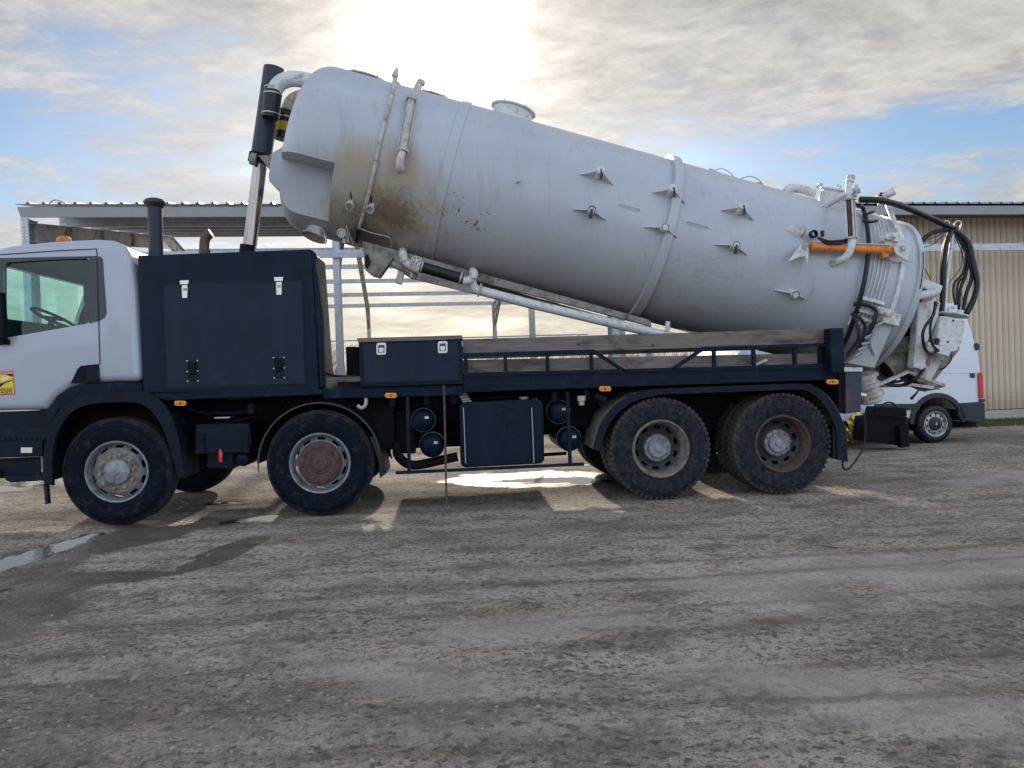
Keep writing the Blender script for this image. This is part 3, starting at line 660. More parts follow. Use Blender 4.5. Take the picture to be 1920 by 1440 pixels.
mb = MB(); mb.box(-1.32, -1.31, 0.22, 2.26, 2.08, 2.68); mb.build('windscreen', 'glass', cab, smooth=False)
plate([(133, 719), (146, 692), (152, 686), (186, 682.5), (188, 716)], Y0c, 0.012, 'door_handle', 'black', cab, bevel=0.004)
plate([(163, 690), (186, 687.5), (187, 713), (163, 714)], Y0c - 0.012, 0.004, 'handle_grip', 'fender', cab, bevel=0.003)
# cab interior
mb = MB(); mb.box(-1.45, -1.0, 0.12, 2.36, 1.75, 2.10); mb.build('dashboard', 'seat', cab, bevel=0.03)
mb = MB(); mb.box(-0.35, -0.25 + 0.05, 0.25, 0.85, 1.55, 2.45); mb.box(-0.85, -0.3, 0.25, 0.85, 1.45, 1.62); mb.build('seat', 'seat', cab, bevel=0.04)
c0 = L(101, 597, 0.55); mb = MB(); ax_ = V((-0.55, 0, -0.83)).normalized(); ax_ = V((0.50, 0, 0.86)).normalized()
ring = []
u_ = ax_.cross(V((0, 1, 0))).normalized()
for k in range(33):
    a = 2 * math.pi * k / 32; ring.append(c0 + u_ * (0.22 * math.cos(a)) + V((0, 1, 0)) * (0.22 * math.sin(a)))
mb.tube(ring, 0.017, 8, caps=False); mb.beam(c0 - V((0, 0.2, 0)), c0 + V((0, 0.2, 0)), 0.04, 0.03); mb.tube([c0, c0 - ax_ * 0.4], 0.03)
mb.build('steering_wheel', 'black', cab)
mb = MB(); mb.tube(crv([L(-4, 560, -0.02), L(4, 580, -0.06), L(4, 640, -0.06), L(-2, 642, -0.02)]), 0.015)
mb.prism([p for p in PX([(-40, 545), (2, 548), (6, 600), (5, 636), (-38, 640)], -0.10)], (0, 0.08, 0)); mb.build('mirror', 'black', truck, bevel=0.008)
mb = MB(); mb.tube([L(-5, 641, 0.0), L(17, 641, 0.0)], 0.028, 12); mb.build('mirror_arm', 'black', truck, bevel=0.004)
mb = MB(); mb.lathe([(0.07, 0), (0.07, 0.03), (0.05, 0.055), (0, 0.06)], L(120, 451, 0.35) + V((0, 0, -0.015)), (0, 0, 1), 20); mb.build('roof_marker_lamp', 'orange', cab)
# warning sticker: red border, yellow face, lorry pictogram, lettering
def quad_px(pts, off, mat, name, par): return plate(pts, Y0c - off, 0.0012, name, mat, par)
stk = quad_px([(-32, 698), (25, 694.5), (29, 739.5), (-30, 743)], 0.000, 'redprint', 'warning_sticker', cab)
quad_px([(-29, 704.5), (23.5, 701.5), (26.5, 737.5), (-28, 740.5)], 0.0015, 'yellow', 'sticker_face', cab)
quad_px([(-29, 727), (8, 716.5), (24, 711.5), (24.2, 713), (9, 719), (-12, 736)], 0.0030, 'blackprint', 'pictogram', cab)
quad_px([(10, 701.8), (23.5, 701.5), (24, 706), (16, 704.5)], 0.0030, 'blackprint', 'pictogram', cab)
quad_px([(3, 709), (17, 705.5), (18.5, 709.5), (5, 715.5)], 0.0045, 'cream', 'pictogram', cab)
def text_mesh(s, p0, px_h, y, mat, name, par, width_px=None):
    cu = bpy.data.curves.new('lettering', 'FONT'); cu.body = s; cu.size = 1.0; cu.align_x = 'LEFT'; cu.extrude = 0.001
    t = bpy.data.objects.new('tmp', cu); col.objects.link(t); dg = bpy.context.evaluated_depsgraph_get(); dg.update()
    me = bpy.data.meshes.new_from_object(t.evaluated_get(dg)); bpy.data.objects.remove(t)
    xsz = max(v.co.x for v in me.vertices) or 1; hsz = 0.72
    a = L(p0[0], p0[1], y); bq = L(p0[0] + width_px, p0[1] - width_px * 0.045, y); cq = L(p0[0], p0[1] - px_h, y)
    ex = (bq - a) / xsz; ez = (cq - a) / hsz
    for v in me.vertices: v.co = a + ex * v.co.x + ez * v.co.y + V((0, -v.co.z, 0))
    me.materials.append(MAT[mat]); o = bpy.data.objects.new(name, me); col.objects.link(o); o.parent = par; return o
text_mesh('ATTENTION', (-27, 703), 4.6, Y0c - 0.0022, 'cream', 'lettering', cab, 50)
text_mesh('ANGLES', (0, 733.5), 6.0, Y0c - 0.0042, 'blackprint', 'lettering', cab, 23)
text_mesh('MORTS', (1, 739), 5.2, Y0c - 0.0042, 'blackprint', 'lettering', cab, 22)
# front steps and lower panel
plate([(-70, 774), (86, 769), (104, 757), (106, 800), (84, 826), (-70, 830)], 0.10, 0.02, 'cab_side_panel', 'fender', truck, bevel=0.006)
mb = MB(); mb.prism(PX([(-70, 832), (80, 823.5), (81, 854), (76, 856), (-70, 861)], 0.03), (0, 0.55, 0)); st = mb.build('cab_step', 'fender', truck, bevel=0.012)
for k in range(7):
    a = L(6 + k * 10, 824, 0.05); mb = MB(); mb.box(a.x - 0.008, a.x + 0.008, 0.06, 0.35, a.z + 0.0, a.z + 0.012); mb.build('tread_rib', 'fender', st, smooth=False)
plate([(40, 839), (61, 839), (60.5, 849), (40, 849)], 0.03, 0.008, 'reflector', 'cream', st)
plate([(-70, 862), (77, 856), (78, 893), (-70, 900)], 0.14, 0.02, 'step_back_panel', 'fender', truck, bevel=0.006)
plate([(24, 877), (36, 871), (60, 870), (66, 876), (68, 890), (22, 892)], 0.138, 0.02, 'step_recess', 'navy2', truck, bevel=0.008)
mb = MB(); mb.prism(PX([(8, 893), (78, 890.5), (82, 893), (82, 901), (20, 905), (9, 900)], 0.05), (0, 0.32, 0)); mb.build('cab_step', 'fender', truck, bevel=0.01)
plate([(-70, 880), (4, 880), (4, 895), (-70, 899)], 0.10, 0.03, 'lower_bumper', 'navy2', truck, bevel=0.006)
# ---- front mudguard: arch band with depth
fo = [(81, 905), (80, 870), (84, 830), (95, 795), (112, 768), (138, 748), (175, 738), (215, 734.5), (262, 733), (285, 740), (305, 756), (322, 782), (334, 820), (341, 860), (345, 897)]
fi = [(99, 911), (97, 872), (101, 836), (110, 806), (126, 781), (148, 765), (178, 757), (215, 755), (252, 755), (272, 762), (288, 776), (302, 798), (315, 830), (325, 865), (333, 895)]
def c2d(p, k=3): return [(q.x, q.y) for q in crv([V((a, b_, 0)) for a, b_ in p], k)]
fo, fi = c2d(fo), c2d(fi)
mb = MB(); mb.strip(PX(fo, -0.02), PX(fi, -0.02), (0, 0.05, 0)); mb.strip(PX(fo, 0.03), [p * 0.985 + V((0.018, 0, 0.54)) * 0.015 for p in PX(fo, 0.03)], (0, 0.5, 0))
mb.build('front_mudguard', 'fender', truck, bevel=0.008)
ring_line([(192, 736), (193, 756)], 1.2, -0.021, 0.006).build('mudguard_joint', 'seam', truck); ring_line([(216, 734), (217, 755)], 1.2, -0.021, 0.006).build('mudguard_joint', 'seam', truck)
plate([(110, 742), (134, 726), (160, 720), (215, 717), (268, 717), (268, 735), (176, 738), (138, 748), (110, 769), (95, 795), (92, 772)], 0.06, 0.02, 'arch_liner', 'navy2', truck)
mb = MB(); mb.prism(PX([(81, 907), (87, 909), (90, 945), (85, 946)], 0.02), (0, 0.06, 0)); mb.build('mud_flap', 'rubber', truck)
mb = MB(); mb.strip(PX([(110, 770), (160, 745), (262, 745), (310, 775)], 0.35), PX([(118, 800), (160, 770), (262, 770), (300, 800)], 0.35), (0, 0.3, 0)); mb.box(-0.5, 0.55, 0.42, 0.7, 0.95, 1.35); mb.build('wheel_housing', 'black', truck)

# ---- engine box behind the cab
ebp = [(258, 479), (583, 467), (598, 700), (599, 728), (604, 738), (310, 751), (268, 735)]
Pn = PX(ebp[:1] + ebp[1:2] + [(599, 735), (268, 737)], 0.02)
eb = MB(); back = [p + V((0.01, 0.95, 0)) for p in Pn]; back[1] += V((-0.02, 0, 0)); eb.hexa(Pn, back); ebo = eb.build('engine_box', 'navy', truck, bevel=0.012)
eb2 = MB(); q = PX([(270, 738), (602, 729), (606, 740), (312, 751)], 0.005); eb2.prism(q, (0, 0.8, 0)); eb2.build('box_sill', 'navy2', truck, bevel=0.006)
mb = MB(); mb.prism(PX([(583, 468), (589, 472), (606, 600), (607, 727), (599, 727), (598, 700)], 0.03), (0, 0.12, 0)); mb.build('box_corner_post', 'navy2', ebo, bevel=0.01)
mb = MB(); mb.prism(PX([(589, 520), (597, 521), (602, 640), (596, 640)], 0.85), (0, 0.1, 0)); mb.build('radiator_post', 'black', truck)
plate([(306.5, 534), (565, 526), (573, 719.5), (314, 729)], 0.02, 0.012, 'box_door', 'navy_door', ebo, bevel=0.004)
ring_line([(305.5, 533), (566, 525), (574.5, 720.5), (313, 730.5), (305.5, 533)], 2.4, 0.016, 0.010).build('door_gap', 'seam', ebo, smooth=False)
for u in (346.5, 523):
    v = 526 if u < 400 else 520
    l = plate([(u - 8.5, v), (u + 8.5, v - .5), (u + 8, v + 7.5), (u - 8, v + 8)], 0.008, 0.02, 'latch', 'latch', ebo, bevel=0.003)
    plate([(u - 5, v + 9), (u + 5.5, v + 8.5), (u + 6, v + 33), (u - 4.5, v + 33.5)], 0.006, 0.014, 'latch', 'latch', ebo, bevel=0.003)
    plate([(u - 3, v + 14), (u + 3, v + 14), (u + 3.5, v + 19), (u - 3, v + 19)], -0.010, 0.006, 'latch', 'steel_dark', ebo, bevel=0.001)
for u in (361, 523):
    v = 677 if u < 400 else 671
    h = plate([(u - 9, v), (u + 9, v - .5), (u + 10, v + 38), (u - 8, v + 38.5)], 0.008, 0.004, 'hinge', 'navy2', ebo)
    plate([(u - 7, v + 3), (u + 5, v + 2), (u + 6, v + 20), (u + 1, v + 26), (u - 5, v + 24)], 0.006, 0.022, 'hinge', 'black', ebo, bevel=0.006)
    for du, dv in ((-10, 0), (9.5, -.5), (-9.5, 20), (10, 19), (-8.5, 38), (10.5, 37.5)):
        mb = MB(); mb.lathe([(0.008, 0), (0.007, -0.006), (0, -0.009)], L(u + du, v + dv, 0.006), (0, 1, 0), 8); mb.build('rivet', 'latch', ebo)
# ---- stacks and exhaust
b0, b1 = L(292, 476, 0.55), L(290, 384, 0.55)
mb = MB(); mb.tube([b0 - V((0, 0, 0.3)), b1 + V((0, 0, 0.02))], 0.073, 24); mb.lathe([(0.078, -0.03), (0.095, -0.01), (0.112, 0.012), (0.112, 0.03), (0.09, 0.055), (0.05, 0.068), (0, 0.07)], b1, (b1 - b0).normalized(), 28)
mb.build('intake_stack', 'stack', truck)
mb = MB(); mb.tube(crv([L(384, 480, 0.6), L(383, 462, 0.6), L(385, 448, 0.6), L(390, 441, 0.6), L(396, 437, 0.6)], 4), 0.052, 16); mb.tube([L(384, 475, 0.6), L(384, 468, 0.6)], 0.06, 16)
mb.build('exhaust_elbow', 'exhaust', truck)
# ---- battery box, small tank, brake parts
mb = MB(); mb.prism(PX([(366, 796), (467, 793), (471, 826), (468, 850), (364, 852)], 0.12), (0, 0.5, 0)); bb = mb.build('battery_box', 'fender', truck, bevel=0.015)
plate([(372, 812), (383, 811), (384, 850), (372, 851)], 0.12, 0.02, 'box_strap', 'navy2', bb, bevel=0.004); plate([(455, 809), (466, 808), (468, 848), (456, 849)], 0.12, 0.02, 'box_strap', 'navy2', bb, bevel=0.004)
mb = MB(); mb.prism(PX([(388, 850), (436, 850), (436, 880), (388, 878)], 0.15), (0, 0.35, 0)); mb.build('drain_box', 'navy2', truck, bevel=0.01)
a = L(453, 862, 0.14); mb = MB(); mb.lathe([(0, -0.0), (0.06, 0.02), (0.075, 0.06), (0.075, 0.4), (0, 0.42)], a, (0, 1, 0), 24); mb.build('small_air_tank', 'navy2', truck)
mb = MB(); mb.tube([L(413, 842, 0.08), L(414, 850, 0.08), L(414, 866, 0.08)], [0.008, 0.022, 0.018], 10); mb.build('red_drain_tag', 'red', truck)
mb = MB(); mb.box(*[L(371, 0, .3).x, L(400, 0, .3).x][:2], 0.3, 0.5, 1.02, 1.035); mb.build('light_slot_plate', 'steel', truck)
mb = MB(); mb.tube(crv([L(345, 760, 0.3), L(370, 772, 0.3), L(440, 774, 0.3), L(490, 768, 0.3)]), 0.012, 8); mb.build('brake_hose', 'rubber', truck)
# ---- second axle mudguard
c2 = (2.010, 0.54)
def archband(name, cx, r0, r1, a0, a1, y, d, mat, n=28, **k):
    m = MB(); m.strip(arc((cx, 0.54), r1, a0, a1, n, y), arc((cx, 0.54), r0, a0, a1, n, y), (0, d, 0)); return m.build(name, mat, truck, bevel=0.004, **k)
g2 = archband('second_mudguard', 2.010, 0.605, 0.628, 178, 8, 0.02, 0.62, 'navy2')
mb = MB(); mb.tube(arc(c2, 0.612, 186, 5, 36, 0.012), 0.007, 8); mb.build('mudguard_lip', 'rust', g2)
mb = MB(); mb.prism(PX([(693, 818), (704, 820), (713, 838), (720, 860), (725, 887), (712, 897), (710, 865)], 0.05), (0, 0.5, 0)); mb.build('mud_flap', 'rubber', truck)
mb = MB(); mb.prism(PX([(560, 752), (600, 745), (660, 752), (690, 775), (712, 815), (702, 828), (680, 790), (650, 765), (600, 757)], 0.3), (0, 0.4, 0)); mb.build('mudguard_inner', 'black', truck)
mb = MB(); mb.tube(crv([L(685, 735, 0.1), L(686, 757, 0.1), L(678, 765, 0.1), L(670, 760, 0.1)], 4), 0.02, 10); mb.build('drain_pipe', 'steel_dark', truck)
# ---- marker lamps along the truck
def marker(u, v, y):
    m = MB(); a, c_ = L(u - 11, v, y), L(u + 11, v, y); h = 0.026
    pts = [V((a.x + 0.015, y, a.z - h)), V((a.x, y, a.z - h * .5)), V((a.x, y, a.z + h * .5)), V((a.x + 0.015, y, a.z + h)), V((c_.x - 0.015, y, c_.z + h)), V((c_.x, y, c_.z + h * .5)), V((c_.x, y, c_.z - h * .5)), V((c_.x - 0.015, y, c_.z - h))]
    m.prism([p - V((0, 0.02, 0)) for p in pts], (0, 0.03, 0)); o = m.build('side_marker_lamp', 'amber', truck, bevel=0.004)
    m = MB(); cc = (a + c_) / 2
    m.box(cc.x - 0.012, cc.x + 0.012, y - 0.024, y - 0.018, cc.z - 0.014, cc.z + 0.014)
    for s in (-1, 1): m.lathe([(0.008, 0), (0.008, -0.004), (0, -0.004)], (cc.x + s * 0.035, y - 0.02, cc.z), (0, 1, 0), 10)
    m.build('lamp_cell', 'amber_dark', o)
marker(339, 756, 0.03); marker(733, 741.5, 0.03); marker(1134, 729, 0.03); marker(1560, 716, 0.03)

# ---- side beam, deck, tool locker, stake rails, planks
mb = MB(); mb.prism(PX([(600, 728), (868, 722), (868, 741), (606, 748)], 0.06), (0, 0.10, 0)); mb.prism(PX([(868, 700), (1568, 681), (1568, 712), (868, 736)], 0.05), (0, 0.08, 0)); mb.build('side_beam', 'navy2', truck, bevel=0.006)
mb = MB(); z0 = L(900, 702, 0.1).z; mb.box(L(606, 0, .1).x, L(1568, 0, .1).x, 0.14, 2.40, z0 - 0.10, z0 - 0.03); mb.build('deck', 'black', truck)
mb = MB(); mb.prism(PX([(607, 708), (676, 706), (676, 727), (607, 729)], 0.35), (0, 0.25, 0)); mb.build('deck_bearer', 'olive', truck, bevel=0.005)
mb = MB(); mb.tube(crv([L(604, 697, 0.4), L(625, 704, 0.4), L(650, 706, 0.4), L(680, 706, 0.4)]), 0.015, 10); mb.build('cable', 'rubber', truck)
mb = MB(); mb.prism(PX([(648, 650), (672, 650), (674, 725), (650, 705)], 0.45), (0, 0.3, 0)); mb.build('locker_bracket', 'black', truck, bevel=0.01)
tb = MB(); tb.prism(PX([(672, 640), (866, 634), (869, 720), (676, 726)], 0.02), (0, 0.6, 0)); tbo = tb.build('tool_locker', 'navy2', truck, bevel=0.006)
mb = MB(); mb.prism(PX([(669, 634), (866, 628.5), (868, 636), (671, 642)], 0.0), (0, 0.64, 0)); mb.build('locker_lid', 'wood', tbo, bevel=0.004)
plate([(681, 645), (858, 640), (861, 713), (684, 718)], 0.02, 0.012, 'locker_door', 'navy_door', tbo, bevel=0.003)
ring_line([(680, 644), (859, 639), (862, 714), (683, 719.5), (680, 644)], 2.2, 0.017, 0.009).build('door_gap', 'seam', tbo, smooth=False)
for u in (715, 830):
    v = 654 if u < 800 else 651
    pts = [(u - 9, v - 8), (u - 7, v - 11), (u + 7, v - 11.5), (u + 9, v - 9), (u + 9, v + 9), (u + 7, v + 11), (u - 7, v + 11.5), (u - 9, v + 9)]
    plate(pts, 0.008, 0.008, 'paddle_latch', 'latch', tbo, bevel=0.002)
    plate([(u - 6, v - 7), (u + 6, v - 7.5), (u + 6, v + 7), (u - 6, v + 7.5)], 0.0, 0.004, 'paddle_latch', 'frit', tbo)
    plate([(u - 4.5, v - 2), (u + 4.5, v - 2), (u + 4, v + 6.5), (u - 4, v + 6.5)], -0.004, 0.010, 'paddle_latch', 'latch', tbo, bevel=0.002)
# wooden side planks, near and far side
for (a, b_, c_, d_) in (((867, 636), (1548, 616), (1548, 644.5), (867, 666)), ((867, 675), (1548, 662), (1548, 690), (867, 700))):
    for yy in (0.16, 2.26):
        q = PX([a, b_, c_, d_], 0.16); q = [V((p.x, yy, p.z)) for p in q]
        m = MB(); m.prism(q, (0, 0.04, 0)); m.build('plank', 'wood', truck, bevel=0.004)
for u, v in ((1085, 645), (1224, 647)):
    mb = MB(); mb.lathe([(0.014, 0), (0.012, -0.008), (0, -0.012)], L(u, v, 0.158), (0, 1, 0), 10); mb.build('plank_bolt', 'rust', truck)
mb = MB(); mb.tube([L(1085, 632, 0.2), L(1085, 627, 0.2)], 0.012, 8); mb.build('plank_bolt', 'steel_dark', truck)
# steel guard rail in front of the planks
def bar(p, q, y, wpx, name='guard_rail', mat='navy2', d=0.05):
    a, b_ = L(*p, y), L(*q, y); m = MB(); m.beam(a, b_, d, wpx * 0.0054, up=(b_ - a).cross(V((0, 1, 0)))); return m.build(name, mat, truck, bevel=0.004)
for p, q, w_ in (((868, 666), (1113, 658.5), 7), ((1112, 658), (1176, 699), 6.5), ((1258, 694), (1320, 653), 6.5), ((1318, 653.5), (1566, 646), 7), ((868, 703), (1566, 686), 8)):
    bar(p, q, 0.06, w_)
for u, v0, v1 in ((873, 668, 702), (947, 664, 702), (1026, 662, 701), (1108, 659, 699), (1338, 654, 692), (1412, 651, 690), (1489, 649, 688), (1563, 647, 706), (1257, 692, 700)):
    bar((u, v0), (u + 1.4, v1), 0.07, 6.5, 'guard_post')
plate([(1544, 617), (1568, 616), (1570, 700), (1546, 700)], 0.10, 0.16, 'rear_corner_post', 'navy2', truck, bevel=0.01)
bar((1540, 650), (1542, 700), 0.13, 14, 'corner_gusset', 'navy2')
# ---- fuel tank, reservoirs, side guard, pole
ft = MB(); q = [(862, 762), (866, 756), (876, 754), (1008, 748), (1016, 751), (1019, 760), (1021, 862), (1016, 869), (1006, 870), (872, 877), (864, 872)]
ft.prism(PX(q, 0.06), (0, 0.62, 0)); fto = ft.build('fuel_tank', 'navy', truck, bevel=0.02)
for u in (868, 996):
    m = MB(); a0 = PX([(u - 2, 755 if u < 900 else 749), (u + 3, 755 if u < 900 else 749), (u + 7, 875 if u < 900 else 870), (u + 2, 875 if u < 900 else 870)], 0.06); m.prism([p - V((0, 0.012, 0)) for p in a0], (0, 0.012, 0)); m.build('tank_strap', 'navy2', fto, bevel=0.002)
    a, b_ = L(u + 1, 764, 0.045), L(u + 5, 868, 0.045); m = MB(); m.beam(a, b_, 0.006, 0.008); m.build('strap_edge', 'steel', fto)
mb = MB(); c_ = L(982, 750, 0.25); mb.lathe([(0.05, 0), (0.05, 0.03), (0.035, 0.04), (0, 0.04)], c_, (0, 0, 1), 20); mb.build('fuel_cap', 'steel_dark', fto)
mb = MB()  # pale strips stand in for light caught on the top of the tank
for k in range(3): mb.prism(PX([((880, 931, 985)[k], 756.5 - k * 2.6), ((925, 970, 1008)[k], 754 - k * 2.0), ((925, 970, 1008)[k], 751 - k * 2.0), ((880, 931, 985)[k], 753.5 - k * 2.6)], 0.2), (0, 0.22, 0))
mb.build('tank_top_highlight', 'white_dirty', fto)
for u, v, r in ((793, 789, 22.5), (810, 836, 24), (1050, 773, 23), (1070, 825, 24)):
    c_ = L(u, v, 0.16); rr = r * 0.0054; m = MB(); m.lathe([(0, 0), (rr * 0.5, 0.010), (rr * 0.8, 0.032), (rr * 0.96, 0.065), (rr, 0.10), (rr, 0.85), (rr * .8, 0.93), (0, 0.97)], c_, (0, 1, 0), 32)
    o = m.build('air_reservoir', 'navy', truck); m = MB(); m.lathe([(rr + 0.004, 0.13), (rr + 0.006, 0.13), (rr + 0.006, 0.16), (rr + 0.004, 0.16)], c_, (0, 1, 0), 32, close=True); m.build('reservoir_strap', 'steel_dark', o)
    m = MB(); m.box(c_.x + 0.02, c_.x + 0.06, 0.158, 0.170, c_.z + 0.02, c_.z + 0.045); m.build('reservoir_label', 'latch', o)
bar((742, 886.5), (1095, 870), -0.02, 5.5, 'side_guard', d=0.05)
bar((764, 742), (767.5, 884), -0.01, 6.5, 'side_guard_post'); bar((1063, 735), (1069, 870), -0.01, 6.5, 'side_guard_post')
mb = MB(); mb.tube(crv([L(744, 830, 0.35), L(748, 856, 0.35), L(775, 872, 0.35), L(830, 862, 0.35), L(858, 856, 0.35)]), 0.05, 12); mb.build('hanging_pipe', 'black', truck)
mb = MB(); mb.prism(PX([(742, 770), (775, 770), (778, 850), (752, 850), (744, 830)], 0.5), (0, 0.3, 0)); mb.build('valve_housing', 'black', truck)
for q in ((700, 826, 762, 822), (700, 834, 762, 833), (1015, 853, 1062, 850)):
    mb = MB(); mb.tube([L(q[0], q[1], 0.9), L(q[2], q[3], 0.9)], 0.02); mb.build('brake_rod', 'black', truck)
m = MB(); m.tube([L(724, 836, 0.7), L(735, 860, 0.7)], [0.02, 0.008], 8); m.build('hanging_bracket', 'black', truck)
for k in range(5):
    m = MB(); m.tube([L(856 + k * 3, 734 + k * 5, 0.2), L(872 + k * 3, 733 + k * 5, 0.2)], 0.014, 8); m.build('air_coupling', 'steel_dark', truck)
m = MB(); m.lathe([(0.0, 0), (0.045, 0), (0.045, 0.05), (0.03, 0.06), (0.03, 0.10), (0, 0.10)], L(1090, 742, 0.16), (0, 0, -1), 16); m.build('air_filter_bowl', 'white_dirty', truck)
m = MB(); m.tube(crv([L(950, 731, 0.12), L(1050, 728, 0.12), L(1100, 725, 0.12)]), 0.006, 6); m.build('thin_cable', 'steel', truck)
for pts, r in (([(610, 760, .5), (680, 768, .45), (760, 760, .5), (860, 770, .5)], .012), ([(700, 752, .4), (740, 775, .4), (800, 765, .45), (860, 745, .4)], .010), ([(1020, 760, .6), (1060, 800, .6), (1100, 790, .6)], .012),
               ([(740, 790, .6), (752, 810, .6), (748, 840, .6)], .012), ([(380, 775, .3), (430, 790, .35), (480, 780, .3)], .010), ([(1010, 745, .3), (1050, 752, .3), (1100, 748, .3), (1130, 760, .3)], .009)):
    m = MB(); m.tube(crv([L(*p) for p in pts], 5), r, 8); m.build('air_line', 'fender', truck)
for u, v in ((735, 752), (800, 748), (850, 746), (1040, 742), (1100, 738), (470, 765), (620, 752)):
    m = MB(); p = L(u, v, .2); m.box(p.x - .03, p.x + .03, .2, .26, p.z - .06, p.z + .05); m.build('frame_bracket', 'navy2', truck, bevel=.004)
# ---- rear mudguard over both rear axles
ro = [(1113, 842), (1122, 808), (1136, 780), (1158, 757), (1185, 741), (1225, 731), (1300, 727), (1400, 723), (1500, 719.5), (1526, 724), (1552, 742), (1573, 772), (1586, 810), (1590, 866)]
ri = [(1124, 848), (1134, 814), (1148, 788), (1168, 767), (1193, 752), (1228, 742), (1300, 738), (1400, 734.5), (1494, 731), (1516, 735), (1538, 751), (1557, 779), (1568, 812), (1570, 862)]
ro, ri = c2d(ro), c2d(ri)
mb = MB(); mb.strip(PX(ro, -0.01), PX(ri, -0.01), (0, 0.04, 0)); mb.build('rear_mudguard', 'fender', truck, bevel=0.006)
mb = MB(); q = PX(ro, 0.03); mb.strip(q, [p + (V((6.1, 0.03, 0.5)) - p).normalized() * 0.015 for p in q], (0, 0.66, 0)); mb.build('mudguard_skin', 'olive', truck)
mb = MB(); mb.prism(PX([(1562, 800), (1588, 800), (1590, 866), (1574, 862), (1562, 858)], 0.02), (0, 0.62, 0)); mb.build('mud_flap', 'rubber', truck, bevel=0.006)
mb = MB(); mb.tube([L(1118, 745, 0.02), L(1136, 751, 0.02)], 0.035, 14); mb.tube([L(1116, 744, 0.02), L(1119, 745, 0.02)], 0.042, 14); mb.build('guard_tube_end', 'black', truck)
# ---- rear end plate
mb = MB(); mb.prism(PX([(1571, 698), (1584, 697), (1586, 776), (1573, 775)], 0.14), (0, 2.2, 0)); mb.build('rear_cross_member', 'black', truck)
mb = MB(); mb.prism(PX([(1585, 697), (1616, 697), (1614, 772), (1586, 776)], 0.12), (0, 0.12, 0)); mb.prism(PX([(1608, 697), (1616, 697), (1614, 772), (1609, 773)], 0.24), (0, 2.0, 0)); mb.build('rear_end_plate', 'rust_navy', truck, bevel=0.004)
mb = MB(); mb.prism(PX([(1569, 688), (1618, 689), (1618, 697), (1571, 697)], 0.10), (0, 2.2, 0)); mb.build('rear_sill', 'white', truck, bevel=0.006)
mb = MB(); mb.tube(crv([L(1580, 858, 0.3), L(1581, 878, 0.3), L(1592, 878, 0.3), L(1610, 855, 0.3), L(1621, 830, 0.3), L(1622, 800, 0.3), L(1620, 775, 0.3)]), 0.012, 8); mb.build('hanging_cable', 'rubber', truck)

# ================================================================== THE TANK (part of the truck)
A0, B0 = L(600, 285, 1.25), L(1600, 552, 1.25)
AX = (B0 - A0).normalized(); UP = V((-AX.z, 0, AX.x)); UP = UP if UP.z > 0 else -UP; SD = V((0, -1, 0))
RT = 0.955
def T(a, th, r):      # a along the tank, th in degrees from the top towards the camera side
    t = R_(th); return A0 + AX * a + UP * (r * math.cos(t)) + SD * (r * math.sin(t))
def Ta(u, v): return (L(u, v, 1.25) - A0).dot(AX)
def hit(u, v, R=RT):
    o = TF.c - A0; d = TF.ray(u, v); d.normalize()
    oa, da = o.dot(AX), d.dot(AX); o_, d_ = o - AX * oa, d - AX * da
    A, B, C = d_.dot(d_), 2 * o_.dot(d_), o_.dot(o_) - R * R; D = max(B * B - 4 * A * C, 0); t = (-B - math.sqrt(D)) / (2 * A)
    p = A0 + o + d * t; rel = p - A0; a = rel.dot(AX); nn = (rel - AX * a).normalized()
    th = math.degrees(math.atan2(nn.dot(SD), nn.dot(UP))); return p, nn, a, th
def TK(u, v, off=0.0):
    p, n, a, th = hit(u, v); return p + n * off
aF, aR = Ta(566, 276), Ta(1597, 551)
